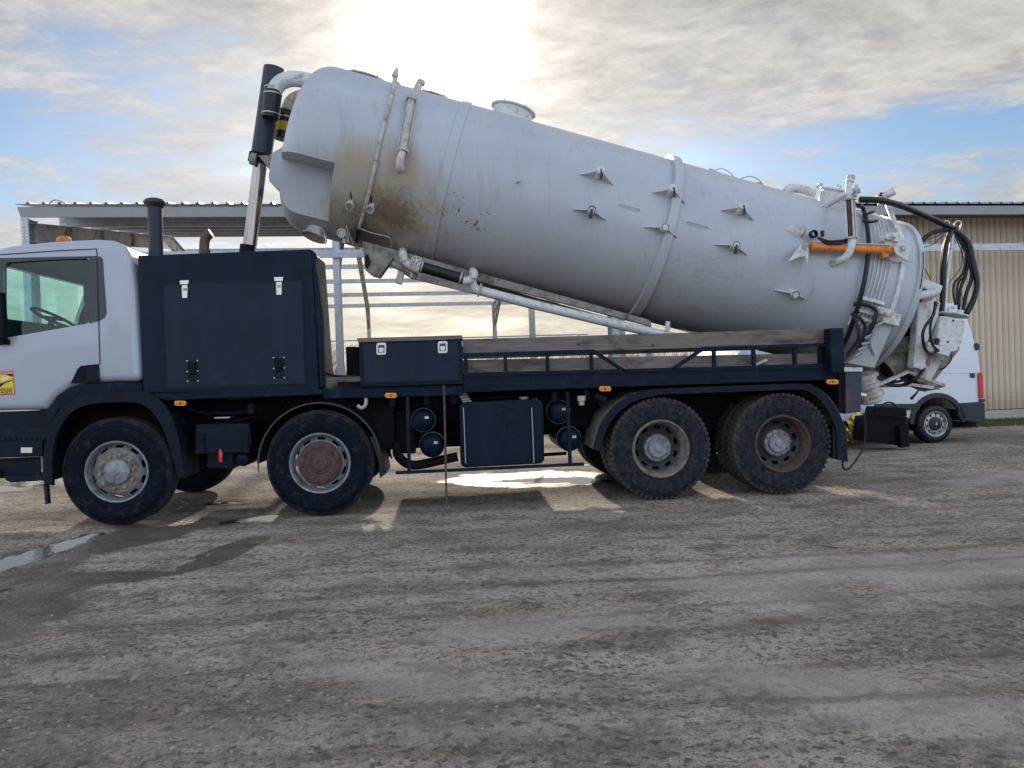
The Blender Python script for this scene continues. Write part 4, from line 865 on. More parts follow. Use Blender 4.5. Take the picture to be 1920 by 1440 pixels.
def tank_mat():
    m = bpy.data.materials.new('tank_white_paint'); m.use_nodes = True
    global nt; keep = nt; nt = m.node_tree; b = nt.nodes['Principled BSDF']
    O = N('ShaderNodeTexCoord').outputs['Object']
    base = MIX(RAMP(noise(O, 1.2, 5, 0.6), [(0.3, 0.0), (0.7, 1.0)]), (0.39, 0.425, 0.475), (0.46, 0.495, 0.535))
    def near(p, r):
        d = VM('DISTANCE', O, tuple(p)).outputs['Value']; return M_('SUBTRACT', 1.0, M_('DIVIDE', d, r), clamp=True)
    nz = noise(O, 3.5, 8, 0.68, 0.3); fn = noise(O, 22, 6, 0.7)
    ns = noise(O, 9, 4, 0.6, 0.0, ((0, 0, 0), (0, 0, 0), (1, 1, 0.12)))
    # grey brown mixed in towards the underside of the drum, broken by noise
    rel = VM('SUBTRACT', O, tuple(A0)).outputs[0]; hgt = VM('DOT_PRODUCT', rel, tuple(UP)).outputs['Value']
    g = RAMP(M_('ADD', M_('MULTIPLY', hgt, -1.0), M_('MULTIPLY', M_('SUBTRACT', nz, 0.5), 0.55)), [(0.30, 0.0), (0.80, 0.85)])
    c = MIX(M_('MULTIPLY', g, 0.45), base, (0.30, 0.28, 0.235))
    # yellow brown stain by the front outlets
    s1 = M_('MAXIMUM', near(TK(715, 385), 0.95), near(TK(665, 400), 0.6)); s1 = M_('MAXIMUM', s1, near(TK(670, 300), 0.42)); s1 = M_('MAXIMUM', s1, near(TK(745, 330), 0.55))
    f1 = RAMP(M_('ADD', s1, M_('ADD', M_('MULTIPLY', M_('SUBTRACT', nz, 0.5), 0.9), M_('MULTIPLY', M_('SUBTRACT', ns, 0.5), 1.0))), [(0.15, 0.0), (0.55, 0.75), (0.9, 1.0)])
    c = MIX(M_('MULTIPLY', f1, 0.72), c, MIX(fn, (0.34, 0.235, 0.10), (0.40, 0.32, 0.17)))
    s2 = M_('MAXIMUM', near(TK(735, 395), 0.55), near(TK(690, 440), 0.5)); f2 = RAMP(M_('ADD', s2, M_('ADD', M_('MULTIPLY', M_('SUBTRACT', fn, 0.5), 0.9), M_('MULTIPLY', M_('SUBTRACT', nz, 0.5), 0.6))), [(0.35, 0.0), (0.75, 1.0)])
    c = MIX(M_('MULTIPLY', f2, 0.72), c, (0.11, 0.06, 0.03))
    # chips and scrapes
    s3 = M_('MAXIMUM', near(TK(855, 385), 0.30), near(TK(890, 420), 0.36)); s3 = M_('MAXIMUM', s3, near(TK(825, 400), 0.20)); s3 = M_('MAXIMUM', s3, near(TK(650, 400), 0.28))
    chip = noise(O, 26, 4, 0.7, 0.3); f3 = RAMP(M_('ADD', M_('MULTIPLY', s3, 0.20), chip), [(0.745, 0.0), (0.765, 1.0)])
    c = MIX(f3, c, (0.075, 0.03, 0.02))
    f4 = RAMP(noise(O, 13, 3, 0.6, 0.2), [(0.745, 0.0), (0.765, 0.9)]); c = MIX(f4, c, (0.12, 0.085, 0.06))
    st = M_('MULTIPLY', RAMP(ns, [(0.54, 0.0), (0.70, 1.0)]), 0.30); c = MIX(st, c, (0.30, 0.28, 0.24))
    s5 = near(TK(1330, 575), 0.9); wv = noise(O, 5, 6, 0.7, 1.5, ((0, 0, 0), (0, R_(12), 0), (0.5, 1, 5)))
    f5 = M_('MULTIPLY', RAMP(wv, [(0.52, 0.0), (0.62, 1.0)]), M_('MINIMUM', M_('MULTIPLY', s5, 0.8), 0.28)); c = MIX(f5, c, (0.20, 0.16, 0.11))
    lk(c, b.inputs['Base Color']); lk(M_('ADD', 0.36, M_('MULTIPLY', M_('MAXIMUM', f1, g), 0.3)), b.inputs['Roughness'])
    b.inputs['Coat Weight'].default_value = 0.15; b.inputs['Coat Roughness'].default_value = 0.25
    bn = N('ShaderNodeBump'); bn.inputs['Strength'].default_value = 0.25; bn.inputs['Distance'].default_value = 0.01
    lk(M_('ADD', noise(O, 1.6, 3, 0.5), M_('MULTIPLY', fn, 0.04)), bn.inputs['Height']); lk(bn.outputs[0], b.inputs['Normal']); nt = keep; return m
MAT['tank'] = tank_mat()
prof = [(0, aF - 0.10), (0.35, aF - 0.085), (0.6, aF - 0.05), (0.70, aF - 0.02)]
for k in range(1, 10):
    t = R_(90 * k / 9); prof.append((0.70 + (RT - 0.70) * math.sin(t), aF - 0.02 + 0.27 * (1 - math.cos(t))))
for k in range(1, 9): prof.append((RT, aF + 0.25 + (aR - aF - 0.25) * k / 8))
prof += [(0, aR)]
m = MB(); m.lathe(prof, A0, AX, 96); tank = m.build('tank', 'tank', truck, ang=30)
# notch in the lower front corner for the ram and engine box
pi, _, _, _ = hit(632, 318, 0.955)
zc = (L(632, 324, 0.78) - A0).dot(UP); ac = (L(628, 370, 0.78) - A0).dot(AX)
m = MB(); q = []
for a in (aF - 0.6, ac):
    for s, t in ((0.47, -1.4), (1.4, -1.4), (1.4, zc), (0.47, zc)): q.append(A0 + AX * a + SD * s + UP * t)
m.hexa(q[:4], q[4:]); cut = m.build('cutter', 'tank', truck, smooth=False)
boolean(tank, [cut])
tank.data.polygons.foreach_set('use_smooth', [True] * len(tank.data.polygons)); tank.data.set_sharp_from_angle(angle=R_(30))
# hoop bands
def hoop(a, wd, h, th0=-178, th1=178, name='hoop_band', mat='tank', n=72, par=tank):
    m = MB(); vs = []; 
    for k in range(n + 1):
        th = th0 + (th1 - th0) * k / n
        vs += [T(a - wd / 2, th, RT - 0.01), T(a - wd / 2 + 0.008, th, RT + h), T(a + wd / 2 - 0.008, th, RT + h), T(a + wd / 2, th, RT - 0.01)]
    fs = []
    for k in range(n):
        for j in range(3): i = k * 4 + j; fs.append((i, i + 1, i + 5, i + 4))
        i = k * 4; fs.append((i + 3, i, i + 4, i + 7))
    fs += [(0, 1, 2, 3), (n * 4 + 3, n * 4 + 2, n * 4 + 1, n * 4)]
    m.add(vs, fs); return m.build(name, mat, par, ang=40)
_, _, aB1, _ = hit(832, 340); _, _, aB2, _ = hit(1262, 400)
hoop(aB1, 0.12, 0.012); hoop(aB1 + 0.0, 0.10, 0.035, -60, 8); hoop(aB2, 0.115, 0.05)
hoop(aR - 0.9, 0.02, 0.003)
# closed strapping of small circumferential pipes before the rear flange
def ringpipe(a, th0, th1, off, r, name, mat, par=tank, n=28):
    m = MB(); m.tube([T(a, th0 + (th1 - th0) * k / n, RT + off) for k in range(n + 1)], r, 8); return m.build(name, mat, par)
for k in range(5): ringpipe(aR - 0.30 + k * 0.046, 12, 118, 0.022, 0.0075, 'grease_pipe', 'white')
for th, a_ in ((117, 0), (104, 0.02), (112, 0.01)):
    m = MB(); p = T(aR - 0.24, th, RT + 0.02); m.beam(T(aR - 0.38, th, RT + 0.03), T(aR - 0.09, th, RT + 0.03), 0.045, 0.04, up=UP); m.build('pipe_clamp', 'white', tank, bevel=0.004)
for k in range(6):
    m = MB(); m.tube([T(aR - 0.36 + k * 0.05, 117, RT + 0.03), T(aR - 0.36 + k * 0.05, 123, RT + 0.035)], 0.017, 8); m.build('grease_nipple', 'white', tank)
# ---- rear flange and door
m = MB(); m.lathe([(RT - 0.05, aR), (RT + 0.030, aR), (RT + 0.030, aR + 0.05), (RT + 0.0, aR + 0.06), (RT - 0.05, aR + 0.08)], A0, AX, 96, close=True); m.build('tank_flange', 'white', tank)
dp = [(RT - 0.02, aR + 0.06), (RT - 0.01, aR + 0.225), (RT + 0.02, aR + 0.23), (RT + 0.02, aR + 0.29), (RT - 0.03, aR + 0.30)]
for k in range(1, 9):
    t = R_(90 * k / 8); dp.append(((RT - 0.03) - 0.22 * (1 - math.cos(t)), aR + 0.30 + 0.09 * math.sin(t)))
dp += [(0.4, aR + 0.41), (0, aR + 0.42)]
m = MB(); m.lathe(dp, A0, AX, 96); door = m.build('rear_door', 'tank', truck)
for k in range(0):
    th = k * 360 / 22; p = T(aR + 0.26, th, RT + 0.03); nn = (T(0, th, 1) - T(0, th, 0)).normalized()
    if k % 2 == 0:
        m = MB(); m.beam(T(aR - 0.02, th, RT + 0.055), T(aR + 0.11, th, RT + 0.055), 0.05, 0.03, up=nn); m.build('flange_clamp', 'white', tank, bevel=0.004)
# big clamps on the door rim
for u, v in ((1650, 385), (1662, 456), (1655, 582)):
    p, nn, a, th = hit(u, v, RT + 0.03)
    m = MB(); m.beam(p + nn * 0.05 - AX * 0.10, p + nn * 0.05 + AX * 0.10, 0.07, 0.02, up=nn); m.beam(p + nn * 0.09 - AX * 0.08, p + nn * 0.09 + AX * 0.08, 0.06, 0.02, up=nn); m.tube([p - nn * 0.01, p + nn * 0.13], 0.028, 12)
    m.lathe([(0, .13), (0.035, 0.13), (0.035, 0.16), (0.02, 0.165), (0, 0.165)], p, nn, 6); m.build('door_clamp', 'white', door, bevel=0.004)
m = MB(); m.tube([TK(1647, 385, .1), TK(1668, 378, .12)], 0.045, 14); m.build('clamp_pivot', 'white', door); m = MB(); m.tube([TK(1643, 388, .12), TK(1645, 387, .16)], 0.03, 12); m.build('clamp_nut', 'rust', door)
m = MB(); m.tube([TK(1660, 395, .07), TK(1672, 432, .07)], [0.035, 0.028], 14); m.tube([TK(1672, 432, .07), TK(1676, 450, .07)], 0.02, 10); m.build('door_bolt_rod', 'white', door)
# fine vertical seam on the door
m = MB(); m.tube([T(aR + 0.26, th, RT + 0.034) for th in range(62, 92, 3)], 0.005, 6); m.build('door_wire', 'seam', door)
# lower closing plates of the door
def prism_px(pts, y, d, name, mat, par, bevel=0.008):
    m = MB(); m.prism(PX(pts, y), (0, d, 0)); return m.build(name, mat, par, bevel=bevel)
prism_px([(1590, 680), (1604, 684), (1640, 690), (1662, 640), (1682, 590), (1690, 560), (1664, 556), (1650, 600), (1618, 655)], 0.36, 0.10, 'door_side_plate', 'tank', door)
prism_px([(1664, 435), (1680, 438), (1700, 462), (1722, 470), (1716, 520), (1692, 560), (1682, 520), (1676, 480)], 0.45, 0.35, 'door_hinge_cheek', 'white', door, 0.02)
m = MB(); m.lathe([(0, 0), (0.14, 0), (0.15, 0.03), (0.15, 0.25), (0, 0.25)], L(1681, 468, 0.30), (0, 1, 0), 28); m.build('hinge_boss', 'white', door)
prism_px([(1640, 578), (1690, 590), (1690, 602), (1640, 590)], 0.30, 0.3, 'latch_bracket', 'white', door); prism_px([(1655, 592), (1688, 600), (1686, 612), (1655, 604)], 0.28, 0.3, 'latch_bracket', 'white', door)
# ---- orange opening ram
a, b_ = L(1521, 463, 0.20), L(1671, 470, 0.24)
m = MB(); d = (b_ - a).normalized(); m.tube([a, b_], 0.046, 24); m.tube([a - d * 0.01, a + d * 0.04], 0.053, 24); m.tube([b_ - d * 0.08, b_], 0.054, 24)
ram = m.build('door_ram', 'orange', truck); m = MB(); m.tube([b_, b_ + d * 0.14], 0.03, 16); m.build('ram_rod', 'orange', ram)
m = MB(); m.tube([a - V((0, .02, -.055)), a + d * 0.9 - V((0, .02, -.055))], 0.009, 8); m.build('ram_pipe', 'steel_dark', ram)
m = MB(); m.prism(PX([(1652, 462), (1668, 468), (1668, 482), (1656, 484)], 0.20), (0, 0.10, 0)); m.build('ram_gland', 'orange', ram, bevel=0.01)
prism_px([(1676, 462), (1682, 456), (1694, 455), (1709, 461), (1704, 489), (1698, 488), (1680, 476)], 0.16, 0.02, 'ram_clevis', 'white', door, 0.004)
prism_px([(1676, 462), (1682, 456), (1694, 455), (1709, 461), (1704, 489), (1698, 488), (1680, 476)], 0.30, 0.02, 'ram_clevis', 'white', door, 0.004)
m = MB(); m.tube([L(1692, 466, 0.14), L(1692, 466, 0.36)], 0.035, 16); m.lathe([(0, 0), (0.016, 0), (0.016, -0.02), (0, -0.02)], L(1692, 466, 0.14), (0, 1, 0), 6); m.build('clevis_pin', 'steel', door)
for off in (0.10, 0.20):
    prism_px([(1487, 478), (1502, 458), (1514, 457), (1517, 470), (1514, 497), (1510, 480), (1498, 482), (1477, 491)], off, 0.015, 'ram_foot_bracket', 'white', tank, 0.003)
m = MB(); m.tube([L(1509, 462, 0.08), L(1509, 462, 0.24)], 0.03, 14); m.build('clevis_pin', 'steel', tank)
m = MB(); m.lathe([(0.03, 0), (0.045, 0.01), (0.045, 0.06), (0.03, 0.07)], TK(1518, 444, 0.05), (0, -1, 0), 14); m.tube([TK(1533, 442, .1), TK(1533, 450, .1)], .022, 8); m.build('ram_valve', 'rubber', tank)
# ---- wing brackets with stub valves on the side of the drum
def wing(u, v, kind, s=1.0):
    p, nn, a, th = hit(u, v); across = AX.cross(nn).normalized()
    if across.z > 0: across = -across
    e = MB(); e.tube([p - nn * 0.01, p + nn * 0.12], 0.036 * s, 20); e.tube([p + nn * 0.10, p + nn * 0.15], 0.045 * s, 20); ro = e.build('stub_outlet', 'white', tank)
    for sg in (-1, 1):
        tip = T(a + sg * 0.19 * s, th + (1.5 if sg < 0 else 2.5), RT + 0.002)
        w0, w1 = p + AX * (sg * 0.03) + nn * 0.11, p + AX * (sg * 0.035) + nn * 0.005
        m = MB(); m.prism([w0, w0 + across * 0.06, w1 + across * 0.05, w1], AX * 0.0 + nn * 0.002)
        q0 = [w0, w1, tip, tip + nn * 0.012]
        m = MB(); m.prism(q0, across * 0.008); m.build('wing_plate', 'white', ro, bevel=0.001)
    if kind == 1:
        m = MB(); m.tube([p + nn * 0.16, p + nn * 0.17 - V((0, 0, 0.07))], 0.008, 8); m.build('lever', 'rubber', ro)
        m = MB(); m.tube([p + nn * 0.17 - V((0, 0, 0.05)), p + nn * 0.17 - V((0.004, 0, 0.115))], 0.013, 10); m.build('lever_grip', 'rubber', ro)
    else:
        m = MB(); m.lathe([(0.034, 0.151), (0.040, 0.151), (0.040, 0.153), (0.034, 0.153)], p, nn, 20, close=True); m.build('seal_ring', 'rubber', ro)
        if kind == 2: m = MB(); m.tube([p + nn * 0.16, p + nn * 0.16 - V((0.02, 0, 0.075))], 0.012, 8); m.tube([p + nn * 0.17 - V((.016, 0, .06)), p + nn * .17 - V((.022, 0, .095))], .018, 8); m.build('lever', 'rubber', ro)
for u, v, k in ((1120, 332, 1), (1106, 396, 2), (1254, 366, 1), (1241, 429, 0), (1383, 399, 1), (1372, 462, 2), (1484, 546, 0)): wing(u, v, k)
p, nn, a, th = hit(1500, 437); m = MB(); m.prism([T(a - 0.18, th - 1, RT), T(a - 0.02, th - 3, RT + 0.11), T(a - 0.0, th + 2, RT + 0.1), T(a, th + 3, RT)], UP * -0.01); m.prism([T(a - 0.0, th - 3, RT), T(a + 0.02, th - 3, RT + 0.12), T(a + 0.03, th + 2, RT + 0.10), T(a + 0.03, th + 3, RT)], UP * -0.01); m.build('wing_plate', 'white', tank)
for (u0, v0, u1, v1) in ((1162, 384, 1198, 394), (1288, 417, 1325, 427)):
    m = MB(); m.tube([TK(u0, v0, 0), TK(u0, v0, 0.035), TK(u1, v1, 0.035), TK(u1, v1, 0)], 0.006, 8); m.build('grab_handle', 'steel_dark', tank)
m = MB(); m.tube([TK(972, 340, 0), TK(972, 340, 0.06)], 0.016, 10); m.tube([TK(965, 344, .05), TK(976, 338, .06)], 0.008, 8); m.build('small_tap', 'white', tank)
# ---- front outlets and pipework on the drum
for u, v in ((659, 377), (697, 384)):
    p, nn, a, th = hit(u, v); d_ = (nn + V((0, -0.4, -0.35))).normalized()
    m = MB(); m.tube([p - nn * .01, p + d_ * 0.10], 0.030, 16); m.lathe([(0.030, 0.08), (0.046, 0.09), (0.046, 0.125), (0.033, 0.125), (0.030, 0.06)], p, d_, 20); o = m.build('outlet_cock', 'white_dirty', tank)
    m = MB(); m.disc(p + d_ * 0.095, d_, 0.031, 0.004); m.build('outlet_bore', 'seam', o); m = MB(); m.tube([p + d_ * .05 + UP * .03, p + d_ * .07 + UP * 0.13 - AX * .03], 0.007, 8); m.build('cock_lever', 'black', o)
p, nn, a, th = hit(648, 438); d_ = V((-0.1, -1, -0.15)).normalized()
m = MB(); m.tube([p, p + d_ * 0.2], 0.032, 16); m.lathe([(0.032, 0.14), (0.05, 0.15), (0.05, 0.21), (0.036, 0.21), (0.032, 0.1)], p, d_, 20); m.tube([p + d_ * .12, p + d_ * .12 + V((0.01, 0, -0.11))], 0.02, 12); m.tube([p + d_ * .12 + V((.04, 0, 0)), p + d_ * .12 + V((0.05, 0, -0.10))], 0.015, 12); o = m.build('drain_cock', 'white_dirty', tank)
m = MB(); m.disc(p + d_ * 0.19, d_, 0.035, 0.004); m.build('outlet_bore', 'seam', o); m = MB(); m.tube([TK(667, 441, .12), TK(655, 411, .12)], 0.007, 8); m.build('cock_lever', 'white', o)
m = MB(); m.tube([TK(673, 424, .04), TK(670, 446, .04)], 0.028, 14); m.build('gauge_end_cap', 'rubber', tank)
# level strip from the top vent down to the outlets
m = MB(); pts = [TK(u, v, 0.022) for u, v in ((739, 160), (733, 186), (724, 220), (712, 270), (702, 320), (690, 370), (682, 400), (674, 426))]; m.tube(crv(pts, 4), 0.020, 10); m.build('level_pipe', 'white_dirty', tank)
pt = T(hit(733, 186)[2], 0, RT)
pa = L(738, 168, 0.9); m = MB(); m.tube([L(737, 195, 0.75), L(739, 165, 0.9), L(741, 140, 0.9)], [0.02, 0.028, 0.03], 12); m.lathe([(0.034, -0.02), (0.04, 0.0), (0.02, 0.08), (0, 0.10)], L(741, 142, 0.9), UP, 14); m.tube([L(743, 152, 0.9), L(757, 166, 0.9), L(775, 180, 0.9)], 0.012, 8); m.build('top_vent', 'white_dirty', tank)
# sight tube
p0, p1_ = TK(770, 196, 0.09), TK(756, 290, 0.09)
m = MB(); m.tube([p0, p1_], 0.038, 16); sg = m.build('sight_tube', 'white_dirty', tank)
for k, (a_, b_) in enumerate(((p0, p0.lerp(p1_, 0.06)), (p0.lerp(p1_, 0.94), p1_))): m = MB(); m.tube([a_, b_], 0.056, 8); m.build('tube_collar', 'steel_dark', sg)
for s in (-1, 1): m = MB(); m.tube([p0 + AX * 0.055 * s, p1_ + AX * 0.055 * s], 0.006, 6); m.build('tie_rod', 'steel_dark', sg)
m = MB(); m.tube(crv([p0, L(775, 180, 0.75), L(783, 165, 0.85), L(786, 158, 0.9)], 4), 0.042, 14); m.tube([L(784, 172, 0.85), L(788, 152, 0.9)], 0.03, 12); m.lathe([(0.036, 0), (0.048, 0.015), (0.048, 0.05), (0.03, 0.065), (0, 0.065)], L(788, 160, 0.9), UP, 14); m.build('tube_elbow', 'white_dirty', sg)
m = MB(); m.tube(crv([p1_, TK(753, 300, 0.10), TK(751, 312, 0.07), TK(751, 318, 0.01)], 4), [0.04] * 13, 14); m.build('tube_elbow', 'white', sg)
# hatches on top
def hatch(u, v, r, h, mat, name='top_hatch', lip=True, y=1.25, th=0):
    a = (L(u, v, 1.25) - A0).dot(AX); c_ = T(a, th, RT - 0.06); n_ = (T(a, th, 2) - T(a, th, 1)).normalized()
    m = MB(); m.lathe([(r, 0), (r, h + 0.06), (r + 0.03, h + 0.06), (r + 0.03, h + 0.075), (r * 0.9, h + 0.085), (r * .3, h + 0.095), (0, h + 0.10)], c_, n_, 36); o = m.build(name, mat, tank)
    m = MB(); m.tube([c_ + n_ * (h + 0.09), c_ + n_ * (h + 0.15)], [0.02, 0.008], 8)
    for k in range(6):
        q = 2 * math.pi * k / 6; e = c_ + AX * (r + 0.02) * math.cos(q) + SD * (r + 0.02) * math.sin(q) + n_ * (h + 0.06); mm = MB(); mm.tube([e, e + n_ * 0.03], 0.010, 6); mm.build('hatch_bolt', mat, o)
    m.build('hatch_knob', mat, o); return o
hatch(690, 150, 0.25, -0.02, 'white_dirty'); hatch(815, 183, 0.22, -0.02, 'white_dirty'); hatch(960, 218, 0.24, 0.11, 'white')
a_ = (L(1016, 238, 1.25) - A0).dot(AX); m = MB(); m.tube([T(a_, 0, RT), T(a_, 0, RT + 0.03)], 0.03, 10); m.build('top_plug', 'white_dirty', tank)
# small rail and lamp on the back of the drum
def top(u, v, h): a = (L(u, v, 1.25) - A0).dot(AX); return T(a, 0, RT + h)
m = MB(); m.beam(top(1330, 325, 0.03), top(1385, 340, 0.02), 0.10, 0.04); m.tube([top(1326, 322, 0.05), top(1342, 326, 0.05)], 0.025, 10); m.build('top_box', 'white_dirty', tank, bevel=0.006)
m = MB(); m.tube(crv([top(1336, 325, 0.05), top(1350, 325, 0.11), top(1368, 330, 0.09), top(1378, 338, 0.03)]), 0.006, 6); m.tube(crv([top(1385, 340, 0.04), top(1402, 340, 0.11), top(1420, 346, 0.10), top(1440, 358, 0.0)]), 0.006, 6); m.build('top_loop', 'steel_dark', tank)
m = MB(); m.lathe([(0.06, 0), (0.06, 0.03), (0.045, 0.06), (0, 0.075)], top(1421, 355, 0), UP, 18); m.build('top_cap', 'white_dirty', tank)
# rear top dome and pipes
hd = hatch(1548, 395, 0.19, 0.15, 'white', 'rear_dome', th=12)
m = MB(); m.tube(crv([top(1466, 372, -0.02), top(1475, 372, 0.09), top(1495, 376, 0.13), top(1520, 383, 0.12)]), 0.055, 14); m.build('dome_pipe', 'white', tank)
m = MB(); m.tube([top(1524, 380, 0.02), top(1524, 380, 0.22)], 0.012, 8); m.lathe([(0.0, 0), (0.03, 0), (0.03, .06), (0, .06)], top(1530, 380, 0.2), UP, 10); m.build('dome_latch', 'white', tank)
m = MB(); m.tube([L(1552, 383, 0.65), L(1578, 368, 0.5), L(1606, 355, 0.42)], 0.038, 14); m.lathe([(0.042, 0), (0.055, 0.01), (0.055, 0.05), (0.03, 0.06), (0, 0.06)], L(1602, 357, 0.42), (L(1606, 355, 0.42) - L(1578, 368, 0.5)).normalized(), 14); m.build('cross_pipe', 'white', tank)
# rear level column: top pipe, framed tube, bottom elbow
m = MB(); m.tube([L(1592, 376, 0.32), L(1592, 350, 0.34), L(1593, 336, 0.34)], [0.038, 0.038, 0.034], 14); m.lathe([(0.036, 0), (0.046, 0.01), (0.046, 0.03), (0.040, 0.035), (0.040, 0.05), (0.046, 0.055), (0.044, .08), (0, 0.085)], L(1593, 343, 0.34), UP, 16); m.build('vent_pipe', 'white', tank)
q0, q1 = L(1593, 374, 0.22), L(1597, 446, 0.18)
m = MB(); m.tube([q0, q1], 0.036, 16); lc = m.build('level_column', 'rust', tank)
for a_, b_ in ((q0 - V((0, 0, -.01)), q0 - V((0, 0, .01))), (q1 - V((0, 0, -.01)), q1 - V((0, 0, .01)))): m = MB(); m.tube([a_, b_], 0.075, 6); m.build('column_flange', 'white_dirty', lc, bevel=0.003)
for dx, dy in ((-.05, 0), (.05, 0), (0, -.05)): m = MB(); m.tube([q0 + V((dx, dy, 0)), q1 + V((dx, dy, 0))], 0.009, 6); m.build('column_rod', 'white', lc)
m = MB(); m.tube(crv([q1, L(1596, 462, 0.16), L(1588, 480, 0.17), L(1575, 488, 0.22), TK(1562, 494, 0.0)], 5), 0.042, 14); m.build('column_elbow', 'white', lc)
# ---- front pipes with sleeves, and lifting bracket
def head(u, v, y): return L(u, v, y)
P1 = crv([head(600, 158, 1.05), head(570, 150, 1.05), head(545, 148, 1.05), head(525, 156, 1.05), head(514, 172, 1.05), head(511, 186, 1.05)], 5)
m = MB(); m.tube([head(625, 172, 1.05)] + P1, 0.088, 24); m.build('vacuum_pipe', 'white', truck)
m = MB(); m.lathe([(0.097, 0), (0.097, 0.012)], head(512, 166, 1.05), V((0.1, 0, 1)), 24); m.build('pipe_flange', 'white_dirty', truck)
m = MB(); m.tube([head(512, 171, 1.05), head(507, 221, 1.05)], 0.100, 24); sl = m.build('rubber_sleeve', 'rubber', truck)
for v in (177, 214): m = MB(); c_ = head(512 - (v - 171) * 0.1, v, 1.05); m.lathe([(0.101, -0.006), (0.104, -0.006), (0.104, 0.006), (0.101, 0.006)], c_, V((0.1, 0, 1)), 24, close=True); m.build('hose_clip', 'steel', sl)
P2 = crv([head(585, 182, 1.5), head(565, 182, 1.5), head(550, 188, 1.5), head(542, 200, 1.5), head(538, 214, 1.5)], 5)
m = MB(); m.tube([head(610, 190, 1.5)] + P2, 0.082, 24); m.build('vacuum_pipe', 'white_dirty', truck)
m = MB(); m.tube([head(538, 208, 1.5), head(536, 219, 1.5)], [0.10, 0.085], 20); m.build('pipe_flange', 'rust', truck)
s2 = MB(); s2.tube([head(535, 217, 1.5), head(529, 262, 1.5)], 0.096, 24); s2o = s2.build('rubber_sleeve', 'rubber', truck)
m = MB(); m.tube([head(533.5, 231, 1.5), head(531.5, 248, 1.5)], 0.101, 24); m.build('yellow_band', 'band', s2o)
m = MB(); m.tube([head(534.8, 219.5, 1.5), head(534.6, 222, 1.5)], 0.099, 24); m.build('hose_clip', 'steel', s2o)
# telescopic lifting ram
r0, r1, r2 = L(463, 500, 1.25), L(489, 300, 1.25), L(514, 128, 1.25)
m = MB(); m.tube([r0 - (r1 - r0).normalized() * 0.9, r1], 0.078, 28); lr = m.build('lift_ram_rod', 'chrome', truck)
m = MB(); m.tube([r0 - (r1 - r0).normalized() * 0.9, L(465.5, 460, 1.25)], 0.092, 28); m.build('ram_base_tube', 'black', lr)
m = MB(); m.tube([r1 - (r2 - r1).normalized() * 0.05, r2], 0.118, 32); lcy = m.build('lift_ram_barrel', 'stack', truck)
m = MB(); m.tube([L(487, 306, 1.25), L(490, 290, 1.25)], 0.135, 28); m.build('ram_collar', 'black', lcy)
m = MB(); m.tube([L(470, 297, 1.15), L(482, 300, 1.15)], 0.07, 20)
for yy in (0.95, 1.45): m.prism(PX([(484, 291), (512, 290), (516, 300), (507, 320), (492, 301)], yy), (0, 0.04, 0))
m.build('ram_yoke', 'olive', truck, bevel=0.006)
prism_px([(535, 272), (551, 268), (551, 372), (531, 362), (505, 340), (503, 330), (510, 286)], 0.90, 0.75, 'tank_front_bracket', 'tank', tank, 0.01)
# lower front manhole and the dark underside lugs
p = L(592, 438, 1.0); m = MB(); n_ = V((-0.35, -0.25, -1)).normalized(); m.lathe([(0.11, -0.1), (0.11, 0.03), (0.145, 0.03), (0.145, 0.05), (0.10, 0.055), (0.0, 0.04)], p, n_, 30); m.build('bottom_manhole', 'white_dirty', tank)
m = MB(); m.tube([L(608, 438, .85), L(611, 446, .85), L(610, 458, .85)], [.006, .012, .006], 8); m.build('manhole_hook', 'steel_dark', tank)
# hinge bracket, subframe, suction pipe, hose and valves below
for yy in (0.80, 1.52):
    prism_px([(680, 458), (712, 462), (740, 480), (732, 492), (712, 520), (698, 516), (684, 505)], yy, 0.14, 'tank_support_foot', 'olive', tank)
prism_px([(684, 480), (690, 476), (694, 490), (690, 506), (685, 500)], 0.795, 0.02, 'foot_slot', 'seam', tank, 0)
for yy in (0.82, 1.60):
    q = PX([(680, 452), (740, 468), (900, 512), (1220, 600), (1222, 612), (900, 528), (740, 486), (680, 470)], 0.82); q = [V((p.x, yy, p.z)) for p in q]
    m = MB(); m.prism(q, (0, 0.08, 0)); m.build('tank_subframe', 'olive', tank, bevel=0.004)
m = MB(); m.prism(PX([(740, 492), (774, 508), (900, 540), (1005, 566), (1003, 580), (900, 553), (772, 522), (744, 505)], 0.70), (0, 0.07, 0)); m.build('subframe_rail', 'white_dirty', truck, bevel=0.004)
m = MB(); m.tube([L(893, 543, 0.55), L(1000, 571, 0.57), L(1160, 609, 0.60), L(1330, 647, 0.62)], 0.053, 20); sp = m.build('suction_pipe', 'white', tank)
m = MB(); m.tube([L(896, 543, 0.55), L(889, 540, 0.55), L(884, 528, 0.55), L(880, 520, .55)], 0.05, 16); m.build('pipe_bend', 'white', sp)
m = MB(); c_ = L(896, 543, 0.55); d_ = (L(1000, 571, .57) - c_).normalized(); m.lathe([(0.05, -0.01), (0.075, -0.01), (0.075, 0.01), (0.05, 0.01)], c_ + d_ * .02, d_, 20, close=True); m.build('pipe_flange', 'white_dirty', sp)
m = MB(); m.tube(crv([TK(886, 508, 0.0), L(888, 512, 0.50), L(886, 520, 0.50), L(879, 526, 0.5), L(868, 526, 0.5)], 4), 0.048, 16); m.build('pipe_bend', 'white', tank)
m = MB(); m.tube([L(788, 500, 0.5), L(868, 523, 0.5)], 0.060, 20); hs = m.build('rubber_hose', 'rubber', tank)
for (u, v) in ((791, 501), (864, 522)): m = MB(); c_ = L(u, v, 0.5); m.lathe([(0.061, -0.01), (0.066, -0.01), (0.066, 0.01), (0.061, 0.01)], c_, (L(868, 523, .5) - L(788, 500, .5)).normalized(), 20, close=True); m.build('hose_clip', 'steel_dark', hs)
